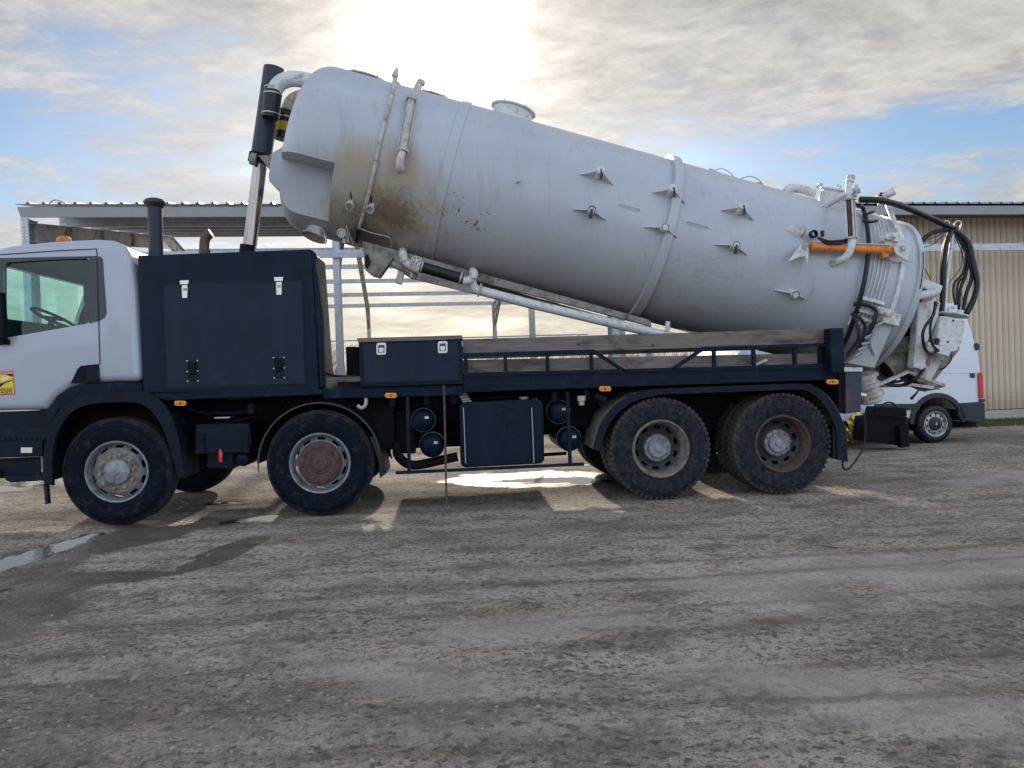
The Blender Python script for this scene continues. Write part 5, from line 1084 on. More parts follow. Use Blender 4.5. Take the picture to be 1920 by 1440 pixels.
m = MB(); m.tube(crv([TK(755, 470, 0.0), L(756, 478, 0.5), L(760, 490, 0.5), L(772, 499, 0.5), L(788, 500, 0.5)], 4), 0.045, 16); m.build('pipe_bend', 'white', tank)
m = MB(); m.tube([L(774, 482, 0.44), L(772, 520, 0.46)], 0.016, 10); m.tube([L(770, 500, .42), L(786, 505, .42)], 0.05, 14); m.lathe([(0.0, 0), (0.07, 0), (0.07, 0.02), (0, 0.02)], L(769, 497, 0.48), (1, 0, -.2), 18); gv = m.build('gate_valve', 'white_dirty', tank)
c_ = L(781, 489, 0.33); m = MB(); m.lathe([(0.043, -0.009), (0.052, -0.009), (0.052, 0.009), (0.043, 0.009)], c_, (0, 1, 0), 28, close=True)
for k in range(5):
    q = R_(72 * k + 18); m.beam(c_, c_ + V((math.cos(q) * .046, 0, math.sin(q) * .046)), 0.010, 0.010, up=(0, 1, 0))
m.lathe([(0, -0.015), (0.014, -0.015), (0.014, 0.1), (0, 0.1)], c_, (0, 1, 0), 12); m.build('hand_wheel', 'white', gv)
prism_px([(747, 505), (756, 500), (758, 512), (753, 534), (740, 530)], 0.6, 0.05, 'spade_handle', 'white_dirty', tank, 0.01)
m = MB(); m.tube([L(735, 494, .6), L(760, 505, .6), L(780, 520, .6)], .04, 12); m.build('lower_valve', 'olive', tank)
m = MB(); m.tube(crv([TK(676, 425, .03), TK(700, 432, .04), TK(725, 438, .04), TK(734, 444, .04), TK(735, 462, .03)], 4), 0.006, 6); m.build('grab_handle', 'white_dirty', tank)
prism_px([(1249, 602), (1257, 603), (1256, 620), (1248, 619)], 0.55, 0.03, 'bottom_tab', 'white', tank, 0.002)
prism_px([(740, 482), (800, 500), (800, 508), (740, 490)], 0.78, 0.1, 'under_bracket', 'olive', tank, 0.003)

# ================================================================== REAR EQUIPMENT
m = MB(); hp = [TK(1614, 400, .06), TK(1620, 430, .06), TK(1622, 470, .07), TK(1616, 520, .07), TK(1604, 570, .07), TK(1588, 620, .07), TK(1574, 652, .06)]
m.tube(crv([L(1610, 385, .5)] + hp, 4), 0.026, 12); m.build('hydraulic_hose', 'rubber', truck)
HOSES = [
 ([(1612, 374, .6), (1650, 376, .6), (1690, 386, .7), (1740, 407, .9), (1783, 427, 1.0), (1795, 432, 1.0)], .036),
 ([(1786, 428, 1.0), (1750, 434, .95), (1725, 452, .9), (1712, 468, .8)], .018),
 ([(1786, 430, 1.0), (1748, 438, .95), (1728, 455, .9), (1716, 470, .8)], .018),
 ([(1788, 430, .98), (1815, 455, .95), (1824, 490, .9), (1832, 530, .85), (1826, 560, .8), (1812, 588, .8)], .034),
 ([(1790, 432, 1.0), (1808, 465, .98), (1818, 490, .95), (1822, 520, .9), (1812, 550, .85), (1806, 580, .8)], .022),
 ([(1792, 432, 1.05), (1815, 470, 1.0), (1812, 510, .95), (1800, 545, .9), (1798, 580, .85)], .018),
 ([(1792, 432, 1.05), (1810, 470, 1.0), (1806, 510, .95), (1790, 530, .9), (1788, 552, .85), (1792, 572, .85)], .014),
 ([(1790, 432, 1.0), (1812, 475, 1.0), (1810, 515, .95), (1798, 528, .9), (1794, 550, .85), (1797, 572, .85)], .014),
 ([(1784, 432, .95), (1774, 460, .9), (1770, 500, .85), (1768, 550, .8), (1764, 600, .7), (1757, 640, .6), (1748, 662, .6)], .030),
 ([(1782, 432, .97), (1770, 462, .92), (1766, 505, .87), (1765, 560, .8), (1762, 600, .75)], .020),
 ([(1754, 566, .5), (1750, 590, .45), (1735, 612, .42), (1730, 630, .42), (1735, 655, .45), (1748, 664, .5), (1758, 655, .5)], .017),
 ([(1758, 568, .5), (1748, 595, .45), (1744, 620, .42), (1748, 645, .45), (1760, 658, .5)], .014),
 ([(1600, 570, .3), (1625, 572, .25), (1642, 582, .25), (1640, 600, .25), (1628, 628, .3), (1608, 655, .35)], .022),
 ([(1596, 588, .3), (1612, 596, .26), (1622, 612, .26), (1618, 630, .28), (1600, 650, .32), (1588, 668, .35)], .018),
 ([(1598, 590, .3), (1606, 605, .26), (1610, 630, .26), (1602, 650, .3)], .015),
 ([(1618, 405, .25), (1628, 400, .22), (1638, 397, .25)], .016), ([(1617, 414, .22), (1632, 416, .2), (1645, 414, .22)], .016),
 ([(1535, 446, .2), (1552, 452, .16), (1568, 452, .16), (1590, 450, .22)], .013), ([(1533, 445, .2), (1550, 456, .16), (1575, 456, .16), (1590, 452, .22)], .013),
 ([(1646, 690, .7), (1648, 708, .65), (1664, 720, .6), (1692, 722, .6), (1720, 708, .6), (1735, 688, .65)], .020),
 ([(1665, 704, .8), (1690, 706, .8), (1712, 696, .8), (1730, 680, .8)], .018),
 ([(1655, 718, .75), (1690, 714, .7), (1712, 700, .7), (1726, 684, .7)], .016),
 ([(1735, 532, .5), (1715, 532, .5), (1706, 545, .5), (1712, 560, .5), (1725, 562, .5)], .028),
 ([(1782, 664, .6), (1783, 675, .6), (1770, 690, .65), (1758, 693, .7)], .008),
]
for pts, r in HOSES:
    pts = [(u, v, y - (.14 if 1698 < u < 1765 and .40 < y < .62 and v > 560 else 0)) for u, v, y in pts]
    m = MB(); m.tube(crv([L(*p) for p in pts], 6), r, 12); m.build('hydraulic_hose', 'rubber', truck)
for pts in ([(1712, 462, .8), (1750, 445, .9), (1785, 430, 1.)], [(1785, 432, 1.), (1802, 470, 1.), (1802, 500, 1.), (1780, 530, 1.), (1772, 545, .9)], [(1722, 486, .6), (1735, 505, .6), (1745, 525, .6)], [(1798, 440, 1.), (1808, 500, 1.), (1802, 540, .9), (1806, 565, .9)], [(1715, 466, .8), (1745, 460, .9), (1770, 440, 1.)]):
    m = MB(); m.tube(crv([L(*p) for p in pts], 5), .005, 6); m.build('cable', 'rubber', truck)
m = MB(); m.tube([L(1786, 440, 1.0), L(1776, 520, .85), L(1762, 640, .7)], .022, 12); m.build('hose_pole', 'white', truck)
for u in (1775, 1797): m = MB(); m.tube(crv([L(u - 6, 432, 1.), L(u - 8, 420, 1.), L(u, 414, 1.), L(u + 5, 420, 1.), L(u + 1, 432, 1.)], 4), .010, 8); m.build('hose_hook', 'latch', truck)
pump = prism_px([(1722, 566), (1736, 560), (1764, 566), (1758, 600), (1740, 640), (1736, 690), (1728, 694), (1713, 690), (1718, 640)], 0.50, 0.14, 'swivel_arm', 'white', truck, 0.015)
prism_px([(1713, 688), (1729, 693), (1728, 682), (1714, 678)], .47, .02, 'arm_tip', 'white', truck, .004)
m = MB(); c_ = L(1741, 545, .42); m.lathe([(0, 0), (0.07, 0), (0.105, 0.02), (0.115, 0.05), (0.115, 0.22), (0, 0.22)], c_ + V((.02, 0, 0)), (0, 1, 0), 24)
for k in range(9): q = R_(40 * k); m.tube([c_ + V((.02 + .09 * math.cos(q), -.012, .09 * math.sin(q))), c_ + V((.02 + .09 * math.cos(q), .02, .09 * math.sin(q)))], .012, 6)
m.build('slew_motor', 'white', truck)
m = MB(); m.tube([L(1718, 556, .38), L(1750, 549, .38)], .048, 18); m.tube([L(1752, 549, .38), L(1756, 549, .38)], .035, 12); m.build('motor_cylinder', 'white', truck)
m = MB(); m.tube([L(1716, 557, .38), L(1721, 555.5, .38)], .042, 18); m.build('motor_port', 'rubber', truck)
m = MB(); m.beam(L(1722, 532, .44), L(1758, 545, .44), .16, .10); m.build('motor_block', 'white', truck, bevel=.015)
# grey housing behind the arm with its dark opening
h = prism_px([(1690, 548), (1700, 540), (1728, 552), (1724, 640), (1716, 662), (1668, 664), (1664, 640), (1684, 590)], 0.75, 0.7, 'rear_housing', 'olive', truck, .012)
prism_px([(1688, 578), (1726, 564), (1714, 630), (1674, 632)], 0.738, .015, 'housing_opening', 'navy2', truck, .004)
prism_px([(1680, 594), (1688, 580), (1684, 612), (1676, 631)], 0.725, .012, 'housing_shadow_slot', 'seam', truck, 0)
m = MB(); m.tube([L(1690, 612, .72), L(1722, 610, .72)], .012, 8); m.build('housing_stay', 'white', truck)
bx = prism_px([(1765, 592), (1812, 600), (1805, 640), (1790, 664), (1786, 655), (1755, 646), (1760, 612)], .45, .42, 'valve_box', 'white', truck, .015)
m = MB(); m.lathe([(0, 0), (0.16, 0), (0.16, 0.018), (0, 0.018)], L(1788, 592, .62), (0.25, 0, 1), 28); m.build('box_top_plate', 'white', bx, bevel=.003)
m = MB(); m.tube([L(1778, 588, .6), L(1780, 578, .6), L(1790, 576, .6)], .022, 10); m.tube([L(1798, 590, .6), L(1799, 582, .6)], .03, 10); m.build('box_fitting', 'white', bx)
for u, v in ((1787, 601), (1777, 641)): m = MB(); m.lathe([(.012, 0), (.012, -.01), (0, -.01)], L(u, v, .448), (0, 1, 0), 8); m.build('box_screw', 'rust', bx)
prism_px([(1738, 640), (1752, 646), (1800, 656), (1782, 660), (1780, 668), (1740, 658)], .38, .42, 'box_shelf', 'white', truck, .005)
# suction bells under the door
def cyl(u0, v0, u1, v1, y, r0, r1, name, mat, cap='seam'):
    a, b_ = L(u0, v0, y), L(u1, v1, y); d = (b_ - a).normalized(); ln = (b_ - a).length
    m = MB(); m.lathe([(0, 0), (r0, 0), (r1, ln), (r1 * 1.06, ln), (r1 * 1.06, ln + .02), (r1 * .92, ln + .02), (r1 * .9, ln - .02)], a, d, 32); o = m.build(name, mat, truck)
    m = MB(); m.disc(a + d * (ln - .03), d, r1 * .9, .004); m.build('bell_mouth', cap, o); return o
m = MB(); m.tube(crv([L(1668, 640, 1.0), L(1668, 660, 1.0), L(1662, 682, .95)], 4), .19, 28); m.build('outlet_neck', 'white', truck)
cyl(1700, 655, 1655, 690, .95, .22, .20, 'suction_bell', 'olive')
cyl(1768, 640, 1712, 712, .85, .20, .19, 'suction_bell', 'olive')
prism_px([(1712, 690), (1737, 652), (1775, 662), (1745, 715), (1722, 716)], .6, .05, 'bell_bracket', 'white_dirty', truck)
for a, b_ in (((1644, 722, .6), (1702, 697, .6)), ((1650, 724, .9), (1706, 722, .9)), ((1700, 720, .6), (1748, 727, .6)), ((1720, 712, .7), (1760, 728, .7)), ((1738, 712, .6), (1768, 722, .6)), ((1768, 722, .6), (1742, 730, .9)), ((1702, 697, .6), (1740, 712, .6))):
    m = MB(); m.beam(L(*a), L(*b_), .06, .035); m.build('drip_frame_bar', 'white_dirty', truck, bevel=.004)
m = MB(); m.tube([L(1723, 730, .6), L(1718, 738, .6), L(1708, 748, .6)], [.01, .012, .02], 8); m.build('hanging_toggle', 'rubber', truck)
m = MB(); m.tube(crv([L(1640, 665, .35), L(1632, 640, .33), L(1640, 615, .3), L(1660, 600, .3)], 5), .02, 10); m.build('valve_pipe', 'steel', truck)
for k in range(7):
    u, v = 1604 + k * 6, 668 - k * 11; m = MB(); m.lathe([(0, 0), (.02, 0), (.02, .05), (.013, .055), (.013, .08), (0, .08)], L(u, v, .3), V((.7, -.4, .5 - .15 * (k % 3))), 8); m.build('hose_coupling', 'steel', truck)
# ribbed coupling below the sill
a, b_ = L(1618, 700, .7), L(1640, 770, .7); d = (b_ - a).normalized(); pr = [(0, 0), (.10, 0)]
for k in range(6): pr += [(.13 if k % 2 else .155, .02 + k * .055), (.13 if k % 2 else .155, .065 + k * .055)]
pr += [(.1, .36), (0, .36)]
m = MB(); m.lathe(pr, a, d, 28); m.build('ribbed_suction_coupling', 'white_dirty', truck)
m = MB(); m.tube([L(1610, 740, .5), L(1622, 742, .5)], .035, 14); m.build('coupling_handle', 'latch', truck)

# ================================================================== THINGS ON AND BY THE TRUCK
def single(mb, name, mat, label, cat, **k):
    o = mb.build(name, mat, None, **k); o['label'] = label; o['category'] = cat; return o
def world_truck(o): o.location = TF.o; o.rotation_euler = (0, 0, TF.yaw); return o
m = MB(); m.tube([L(832, 722, -0.10), L(834, 790, -0.13), L(837.5, 951, -0.16)], 0.011, 8); world_truck(single(m, 'steel_rod', 'rust', 'thin rusty rod standing upright between reservoirs and fuel tank', 'rod'))
m = MB(); m.tube(crv([L(1275, 690, .3), L(1290, 685, .35), L(1315, 683, .4), L(1330, 689, .4), L(1310, 692, .3), L(1285, 692, .3)], 5), .018, 8); world_truck(single(m, 'hose_coil', 'redhose', 'red hose lying on the truck bed behind the lower plank', 'hose'))
m = MB(); m.tube([L(1398, 692, .13), L(1438, 675, .13)], .018, 12); world_truck(single(m, 'pipe_offcut', 'greypipe', 'short pale pipe leaning behind the guard rail over the third axle', 'pipe'))

# ================================================================== VAN
van = empty('panel_van', VF.o, VF.yaw, label='white panel van parked behind the tail of the tanker truck', category='van')
def PV(pts, y=0.0): return [VF.at(u, v, y) for u, v in pts]
vp = PV([(1843, 752), (1843, 735), (1838, 690), (1830, 650), (1814, 596), (1804, 575)]); zt = vp[-1].z + 0.06; xr = vp[-1].x
zb = VF.at(1700, 785, 0).z
side = vp + [V((xr - 0.12, 0, zt)), V((xr - 3.0, 0, zt)), V((xr - 3.5, 0, zt - 0.25)), V((xr - 4.1, 0, zt - 1.0)), V((xr - 5.0, 0, zt - 1.3)), V((xr - 5.15, 0, zt - 1.8)), V((xr - 5.1, 0, zb)), V((-0.45, 0, zb))]
for k in range(9): a = R_(180 - 180 * k / 8); side.append(V((0.43 * math.cos(a), 0, 0.33 + 0.43 * math.sin(a))))
side += [V((0.45, 0, zb + .12)), V((vp[0].x, 0, zb + .12))]
m = MB(); m.prism(side, (0, 1.95, 0)); vb = m.build('van_body', 'van', van, bevel=0.05)
def vplate(pts, d, name, mat, par, off=0.0, bevel=0.004):
    m = MB(); m.prism([p - V((0, d + off, 0)) for p in PV(pts, 0)], (0, d, 0)); return m.build(name, mat, par, bevel=bevel)
vplate([(1640, 757), (1705, 757), (1708, 769), (1640, 769)], .025, 'side_trim', 'vanblack', vb); vplate([(1705, 757), (1726, 756.5), (1722, 768), (1706, 769)], .025, 'side_trim', 'vanblack', vb)
c_ = V((0, 0, 0.33)); m = MB()
m.strip([V((0.50 * math.cos(R_(a)), -0.03, .33 + 0.50 * math.sin(R_(a)))) for a in range(0, 181, 10)], [V((0.42 * math.cos(R_(a)), -0.03, .33 + 0.42 * math.sin(R_(a)))) for a in range(0, 181, 10)], (0, .06, 0)); m.build('wheel_arch_trim', 'vanblack', vb, bevel=.008)
m = MB(); q = PV([(1799, 756), (1843, 753), (1848, 757), (1848, 788), (1840, 793), (1802, 789), (1796, 775)], -0.03); m.prism(q, (0, 2.05, 0)); m.build('rear_bumper', 'vanblack', van, bevel=.02)
vplate([(1832, 700), (1838, 697), (1841, 704), (1842, 746), (1834, 747)], .03, 'tail_light', 'red', van, off=.005, bevel=.01); vplate([(1835, 748), (1845, 748), (1845, 753), (1836, 754)], .03, 'lamp_base', 'vanblack', van)
vplate([(1826, 644), (1831, 643), (1835, 647), (1834, 656), (1828, 657)], .03, 'door_hinge', 'vanblack', van, bevel=.006); vplate([(1818, 700), (1827, 700), (1827, 708), (1819, 708)], .02, 'fuel_flap_lock', 'vanblack', van, bevel=.006)
for a, b_ in (((1690, 703), (1838, 699)), ((1640, 745), (1690, 742))):
    p, q = VF.at(*a, -.002), VF.at(*b_, -.002); m = MB(); m.beam(p, q, .004, .006); m.build('body_crease', 'greypipe', vb)
for x, y, fr in ((0, 0.02, 0), (0, 1.93, 1), (-3.3, 0.02, 0), (-3.3, 1.93, 1)):
    e = empty('wheel', (x, y, .318), math.pi if fr else 0); e.parent = van
    m = MB(); m.lathe([(.20, .03), (.215, .008), (.25, 0), (.29, .01), (.31, .03), (.318, .05), (.318, .19), (.29, .22), (.2, .21)], (0, 0, 0), (0, 1, 0), 40); m.build('tyre', 'tyre_mud' if False else 'rubber', e)
    m = MB(); m.lathe([(.205, .02), (.21, .008), (.195, .012), (.185, .06)], (0, 0, 0), (0, 1, 0), 40)
    seg = 60; o_ = len(m.v); RR = [.185, .165, .150, .135, .115]; HH = [.06, .035, .03, .028, .028]
    for r, h_ in zip(RR, HH):
        for k in range(seg): q = 2 * math.pi * k / seg; m.v.append((r * math.cos(q), h_, r * math.sin(q)))
    for i in range(4):
        for k in range(seg):
            if i in (1, 2) and k % 6 in (1, 2): continue
            m.f.append((o_ + i * seg + k, o_ + i * seg + (k + 1) % seg, o_ + (i + 1) * seg + (k + 1) % seg, o_ + (i + 1) * seg + k))
    m.build('rim', 'alu', e); m = MB(); m.lathe([(.115, .03), (.11, .008), (.09, .0), (0, -.004)], (0, 0, 0), (0, 1, 0), 32); hb = m.build('hub_cap', 'stack', e)
    m = MB(); m.prism([(0, -.008, .03), (.018, -.008, 0), (0, -.008, -.03), (-.018, -.008, 0)], (0, .006, 0)); m.build('cap_emblem', 'latch', hb)
    m = MB(); m.disc((0, .09, 0), (0, 1, 0), .2, .02); m.build('brake_disc', 'black', e)
m = MB(); m.box(-4.6, 0.9, .25, 1.7, .22, .5); m.build('underbody', 'black', van)

# black implement lying between the van and the truck, and the gold foil bundle
WFf = Frame(gr(1690, 842), R_(6.0))
imp = empty('snow_blade', WFf.o, WFf.yaw, label='low black steel blade box standing on the ground in front of the white van', category='blade')
def PI_(pts, y): return [WFf.at(u, v, y) for u, v in pts]
m = MB(); m.prism(PI_([(1622, 781), (1660, 778), (1700, 782), (1702, 800), (1704, 834), (1690, 836), (1640, 829), (1618, 827)], 0), (0, .32, 0)); m.build('blade_body', 'skid', imp, bevel=.02)
m = MB(); m.prism(PI_([(1640, 762), (1700, 764), (1702, 781), (1636, 779)], .05), (0, .25, 0)); m.build('blade_frame', 'skid', imp, bevel=.02)
m = MB(); m.beam(WFf.at(1624, 776, -.05), WFf.at(1700, 783, -.05), .05, .03); m.build('draw_bar', 'skid', imp, bevel=.005)
m = MB(); m.prism(PI_([(1686, 800), (1704, 796), (1706, 838), (1690, 840)], -.1), (0, .1, 0)); m.build('blade_shoe', 'skid', imp, bevel=.01)
m = MB(); m.tube(crv([WFf.at(1652, 762, 0), WFf.at(1662, 755, 0), WFf.at(1674, 756, 0), WFf.at(1682, 764, 0)], 5), .014, 8); m.build('lifting_loop', 'rubber', imp)
c_ = gr(1602, 838); FF = Frame((c_.x, c_.y, 0), 0)
m = MB(); r = np.random.RandomState(5); ctr = FF.at(1601, 800, 0)
vs = []; nn_ = 14
for i in range(nn_ + 1):
    for k in range(20):
        ph = math.pi * i / nn_; th = 2 * math.pi * k / 20; rr = 1 + 0.22 * (r.rand() - .5)
        vs.append(ctr + V((.16 * math.sin(ph) * math.cos(th) * rr, .16 * math.sin(ph) * math.sin(th) * rr, .25 * math.cos(ph) * rr)))
m.add(vs, [(i * 20 + k, i * 20 + (k + 1) % 20, (i + 1) * 20 + (k + 1) % 20, (i + 1) * 20 + k) for i in range(nn_) for k in range(20)])
o = single(m, 'foil_bundle', 'foil', 'crumpled shiny gold bundle on the ground behind the rear mudguard', 'bundle', smooth=False); o.location = FF.o

# ================================================================== SHED (open steel frame with its clad end)
EH = 4.52
shed = empty('open_steel_shed', BF.o, BF.yaw, label='unfinished open galvanised steel shed frame behind the truck', category='shed')
PBX = [0.0, 5.2, 10.4, 15.6, 20.8, 26.0]; DEP, RDG = 18.0, 9.0; RZ = 5.88; XE = 27.0
def rz(y): return EH - .18 + (RZ - EH) * (1 - abs(y - RDG) / RDG)
def ibeam(m, p0, p1, depth, fl, up):
    p0, p1 = V(p0), V(p1); d = (p1 - p0).normalized(); up = V(up); b_ = (up - d * up.dot(d)).normalized()
    for s in (-1, 1): m.beam(p0 + b_ * s * depth / 2, p1 + b_ * s * depth / 2, fl, .012, up=b_)
    m.beam(p0, p1, .010, depth - .012, up=b_)
def sbuild(m, name, mat, par=None, **k): return m.build(name, mat, par or shed, **k)
for i, x in enumerate(PBX):
    m = MB(); ibeam(m, (x + .06, .17, -.05), (x + .06, .17, EH - .17), .34, .12, (0, 1, 0)); pf = sbuild(m, 'column', 'steel')
    if i < 2:
        for k in range(6):
            for dx in (.03, .09):
                b = MB(); b.lathe([(.013, 0), (.013, -.012), (0, -.012)], (x + dx, -.006, EH - .25 - k * .055 - .02), (0, 1, 0), 6); sbuild(b, 'bolt', 'latch', pf)
    m = MB(); ibeam(m, (x + .06, DEP - .15, -.05), (x + .06, DEP - .15, EH - .17), .30, .14, (0, 1, 0)); sbuild(m, 'column', 'steel')
    for y0, y1 in ((.15, RDG), (DEP - .15, RDG)):
        m = MB(); ibeam(m, (x + .06, y0, rz(y0) - .25), (x + .06, y1, rz(y1) - .25), .32, .12, (0, 0, 1))
        s = 1 if y1 > y0 else -1
        m.prism([(x + .055, y0, rz(y0) - .40), (x + .055, y0 + s * 1.7, rz(y0 + s * 1.7) - .40), (x + .055, y0 + s * .2, rz(y0) - 0.95), (x + .055, y0, rz(y0) - .95)], (.01, 0, 0))
        m.beam((x + .06, y0 + s * .1, rz(y0) - .97), (x + .06, y0 + s * 1.7, rz(y0 + s * 1.7) - .42), .12, .012)
        for q in (1.7, 3.4, 5.4): m.box(x + .0, x + .12, y0 + s * q, y0 + s * q + .012, rz(y0 + s * q) - .40, rz(y0 + s * q) - .10)
        sbuild(m, 'rafter', 'steel_dark')
for y in (1.6, 3.2, 4.9, 6.6, 8.4):
    m = MB(); m.beam((0, y, rz(y)), (XE, y, rz(y)), .08, .2); sbuild(m, 'purlin', 'steel')
for y in (10.6, 12.4, 14.2, 16.1, 17.85):
    m = MB(); m.beam((0, y, rz(y)), (XE, y, rz(y)), .05, .15); sbuild(m, 'purlin', 'steel')
m = MB(); m.prism([(-.01, -.10, EH - .02), (-.01, 0.02, EH - .17), (-.01, .06, EH - .17), (-.01, .06, EH - .02)], (XE + .2, 0, 0)); sbuild(m, 'eave_gutter', 'fascia')
m = MB(); m.beam((0.1, -.03, 3.66), (XE, -.03, 3.66), .05, .14); sbuild(m, 'girt', 'steel')
for zz, hh in ((2.95, .05), (1.55, .12)):
    m = MB(); m.beam((0, DEP, zz), (14.5, DEP, zz), .05, hh); sbuild(m, 'girt', 'steel')
for u in (998, 1166, 1090 + 125):
    p = BF.at(u, 620, DEP); m = MB(); m.box(p.x - .12, p.x + .12, DEP - .1, DEP + .1, -.05, EH - .2); sbuild(m, 'column', 'steel')
# roof sheets: front slope only; each sheet a piece with its raised ribs
def sheet_mesh(x0, x1):
    m = MB(); w_ = x1 - x0; n = int(round(w_ / .25)); prof_ = []
    for k in range(n): xx = x0 + k * .25; prof_ += [(xx, 0), (xx + .17, 0), (xx + .19, .035), (xx + .22, .035), (xx + .24, 0)]
    prof_.append((x1, 0)); vs = []
    for y in (-.16, RDG):
        zz = EH + .02 if y < 0 else RZ + .06
        for xx, h in prof_: vs.append((xx, y, zz + h))
    L_ = len(prof_); m.add(vs, [(k, k + 1, L_ + k + 1, L_ + k) for k in range(L_ - 1)]); return m.mesh('roof_sheet', False, recalc=False)
sm = sheet_mesh(0, 1.0); sm.materials.append(MAT['roof'])
for k in range(27):
    o = bpy.data.objects.new('roof_sheet', sm); o.parent = shed; o.location = (k * 1.0 - .02, 0, 0); col.objects.link(o)
    md = o.modifiers.new('thick', 'SOLIDIFY'); md.thickness = .01
m = MB(); m.tube(crv([(.5, -.1, EH + .03), (.58, -.1, EH + .1), (.68, -.1, EH + .08), (.76, -.1, EH + .03)], 4), .012, 6); sbuild(m, 'ridge_clip', 'steel_dark')
# clad barn set one metre back under the same eave
barn = empty('clad_barn', BF.o, BF.yaw, label='beige ribbed metal barn wall at the right end of the shed', category='barn')
XB = 14.6; bw = .145
m = MB(); m.box(XB, XE, 1.035, 1.10, .12, 4.62); m.build('wall_backing', 'boardgap', barn, smooth=False)
m = MB(); m.prism([(0, 1.03, .22), (.035, .995, .22), (bw - .042, .990, .22), (bw - .026, 1.03, .22)], (0, 0, 4.30)); bm_ = m.mesh('wall_board', False); 
def board_mat():
    m = MAT['board']; global nt; keep = nt; nt = m.node_tree; b = nt.nodes['Principled BSDF']; src = b.inputs['Base Color'].links[0].from_socket
    rnd = N('ShaderNodeObjectInfo').outputs['Random']; sp = N('ShaderNodeSeparateXYZ'); O = N('ShaderNodeTexCoord').outputs['Object']; lk(O, sp.inputs[0])
    c = MIX(M_('MULTIPLY', rnd, 0.22), src, (0.50, 0.42, 0.31))
    splash = RAMP(M_('ADD', sp.outputs[2], M_('MULTIPLY', M_('SUBTRACT', noise(O, 6, 5, .7), 0.5), 0.8)), [(0.25, 0.55), (0.75, 0.0)])
    lk(MIX(splash, c, (0.30, 0.24, 0.17)), b.inputs['Base Color']); nt = keep
board_mat(); bm_.materials.append(MAT['board'])
k = 0
while XB + k * bw < XE - bw:
    o = bpy.data.objects.new('wall_board', bm_); o.parent = barn; o.location = (XB + k * bw, 0, 0); col.objects.link(o); k += 1
m = MB(); m.box(XB, XE, .93, 1.05, -.1, .20); m.build('plinth', 'concrete', barn, bevel=.01)
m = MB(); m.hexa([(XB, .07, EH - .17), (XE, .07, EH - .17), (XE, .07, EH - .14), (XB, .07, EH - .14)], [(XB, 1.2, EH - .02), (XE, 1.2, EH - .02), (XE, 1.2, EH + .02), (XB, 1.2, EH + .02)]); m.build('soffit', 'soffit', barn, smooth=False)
m = MB(); m.box(XB + 6, XE, 17.9, 18.0, 0, 4.5); m.build('barn_wall', 'board', barn, smooth=False)

# ================================================================== TREES, BRUSH, GRASS
def tree(loc, h, seed, label):
    r = random.Random(seed); vs = MB()
    def grow(p, d, ln, rad, dep):
        if dep > 5: return
        q = p; pts = [p]; rs = [rad]
        for i in range(3):
            d = (d + V((r.uniform(-.14, .14), r.uniform(-.14, .14), r.uniform(-.03, .10)))).normalized(); q = q + d * ln / 3; pts.append(q); rs.append(rad * (1 - .14 * (i + 1)))
        vs.tube(pts, rs, 5 if dep < 2 else 3, caps=False)
        for k in range(3 if dep < 4 else 4):
            i = r.choice((1, 2, 3)); a = r.uniform(0, 6.28); sp = r.uniform(.35, .75)
            nd = (d + V((math.cos(a), math.sin(a), .25)) * sp).normalized(); grow(pts[i], nd, ln * r.uniform(.55, .78), rs[i] * .66, dep + 1)
    grow(V((0, 0, -.1)), V((0, 0, 1)), h * .42, h * .020, 0)
    e = empty('bare_tree', loc, r.uniform(0, 6), label=label, category='tree', group='leafless trees beyond the shed')
    nb = len(vs.f); cut_ = 0
    tr_, cr_ = MB(), MB()
    n0 = 15; tr_.v = vs.v[:20]; tr_.f = vs.f[:15]; cr_.v = vs.v; cr_.f = vs.f[15:]
    tr_.build('trunk', 'bark', e); cr_.build('crown', 'bark', e, smooth=False, kind='stuff')
    return e
def far(u, dist): d = CROT @ V(((u - 960) / FPX, 0, -1)); d.z = 0; d.normalize(); return V((d.x * dist, d.y * dist, 0))
TR = [(612, 62, 5.6), (624, 66, 5.2), (660, 75, 5.0), (672, 58, 4.4), (745, 95, 6.0), (772, 100, 7.0), (795, 96, 7.4), (815, 105, 6.6), (835, 98, 5.6), (938, 90, 6.2), (925, 96, 5.4), (1110, 92, 6.0), (1128, 96, 5.0), (598, 60, 5.0), (1190, 90, 5.4), (870, 110, 5.6)]
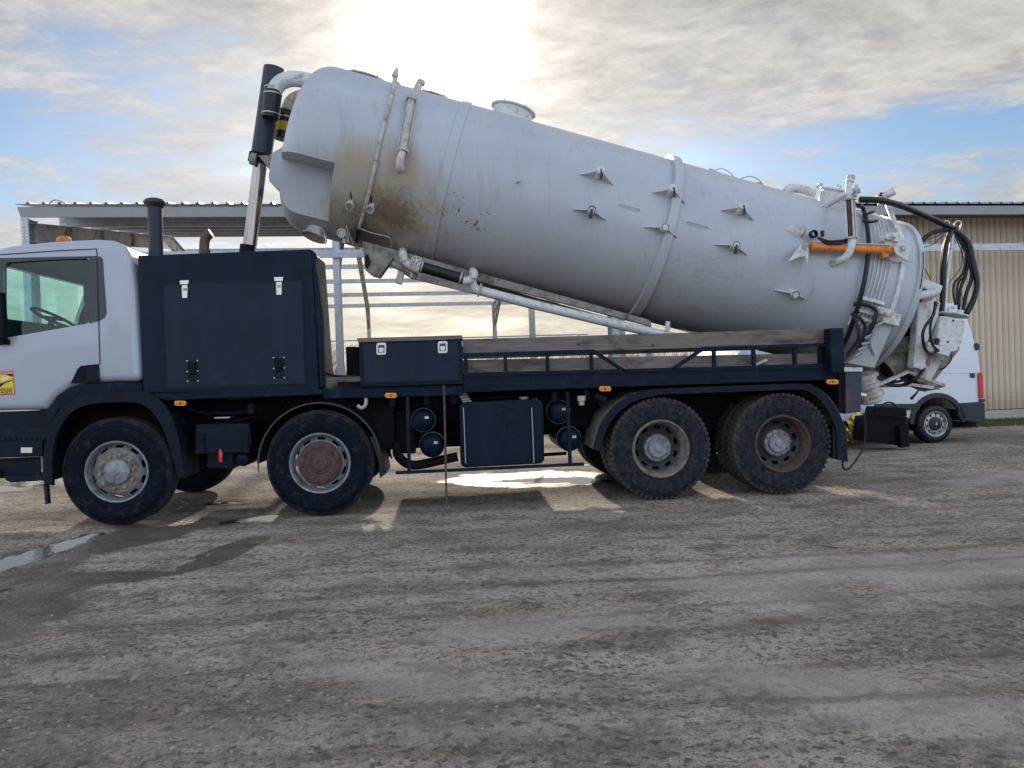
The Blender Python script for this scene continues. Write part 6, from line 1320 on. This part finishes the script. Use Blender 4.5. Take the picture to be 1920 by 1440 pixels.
TL = ['leafless tree left of the galvanised post', 'slim bare tree just left of the post', 'bare tree right of the galvanised post', 'low bare tree beside the bent rafter pole', 'bare tree above the tool locker lid, leftmost', 'bare tree above the tool locker lid, second', 'tallest bare tree above the tool locker', 'bare tree above the right half of the tool locker', 'small bare tree right of the tool locker latch', 'bare tree beside the thin braced column', 'faint bare tree left of the braced column', 'bare tree under the pale suction pipe', 'small bare tree under the suction pipe end', 'bare tree beside the engine box corner', 'bare tree hidden low behind the planks', 'faint bare tree over the plank joint']
for i, ((u, d_, h_), lb) in enumerate(zip(TR, TL)): tree(far(u, d_), h_, 40 + i, lb)
def twigs(n, x0, x1, y0, y1, h, seed, name, mat, label, cat, thick=.012, lean=.3):
    r = np.random.RandomState(seed); vs = []; fs = []
    for i in range(n):
        x = x0 + (x1 - x0) * r.rand(); y = y0 + (y1 - y0) * r.rand(); hh = h * (.35 + .65 * r.rand()); a = r.rand() * 6.28; t = thick * (.6 + .8 * r.rand())
        dx, dy = (r.rand() - .5) * lean * hh, (r.rand() - .5) * lean * hh; o = len(vs); ca, sa = math.cos(a) * t, math.sin(a) * t
        vs += [(x - ca, y - sa, -.05), (x + ca, y + sa, -.05), (x + dx * .5 + ca * .6, y + dy * .5 + sa * .6, hh * .6), (x + dx * .5 - ca * .6, y + dy * .5 - sa * .6, hh * .6), (x + dx, y + dy, hh)]
        fs += [(o, o + 1, o + 2, o + 3), (o + 3, o + 2, o + 4)]
    m = MB(); m.v = vs; m.f = fs; me = m.mesh(name, False, recalc=False); me.materials.append(MAT[mat]); o = bpy.data.objects.new(name, me); col.objects.link(o)
    o['kind'] = 'stuff'; o['label'] = label; o['category'] = cat; return o
twigs(16000, -22, 30, 48, 54, 2.9, 4, 'dry_hedge', 'brush', 'dry brown hedge and reeds beyond the shed', 'hedge', .03)
twigs(5000, -14, 16, 34, 37, .5, 9, 'far_grass', 'grass', 'grass strip beyond the shed', 'grass', .02, .8)
# grass verge before the barn
q0 = gr(1790, 800); r = np.random.RandomState(3)
gs = twigs(30000, 0, 13, 0, 1.5, .075, 12, 'grass_verge', 'grass', 'short rough grass along the foot of the beige barn wall', 'grass', .006, .9)
gs.location = BF.o + BF.m @ V((14.0, -.75, 0)); gs.rotation_euler = (0, 0, BF.yaw)
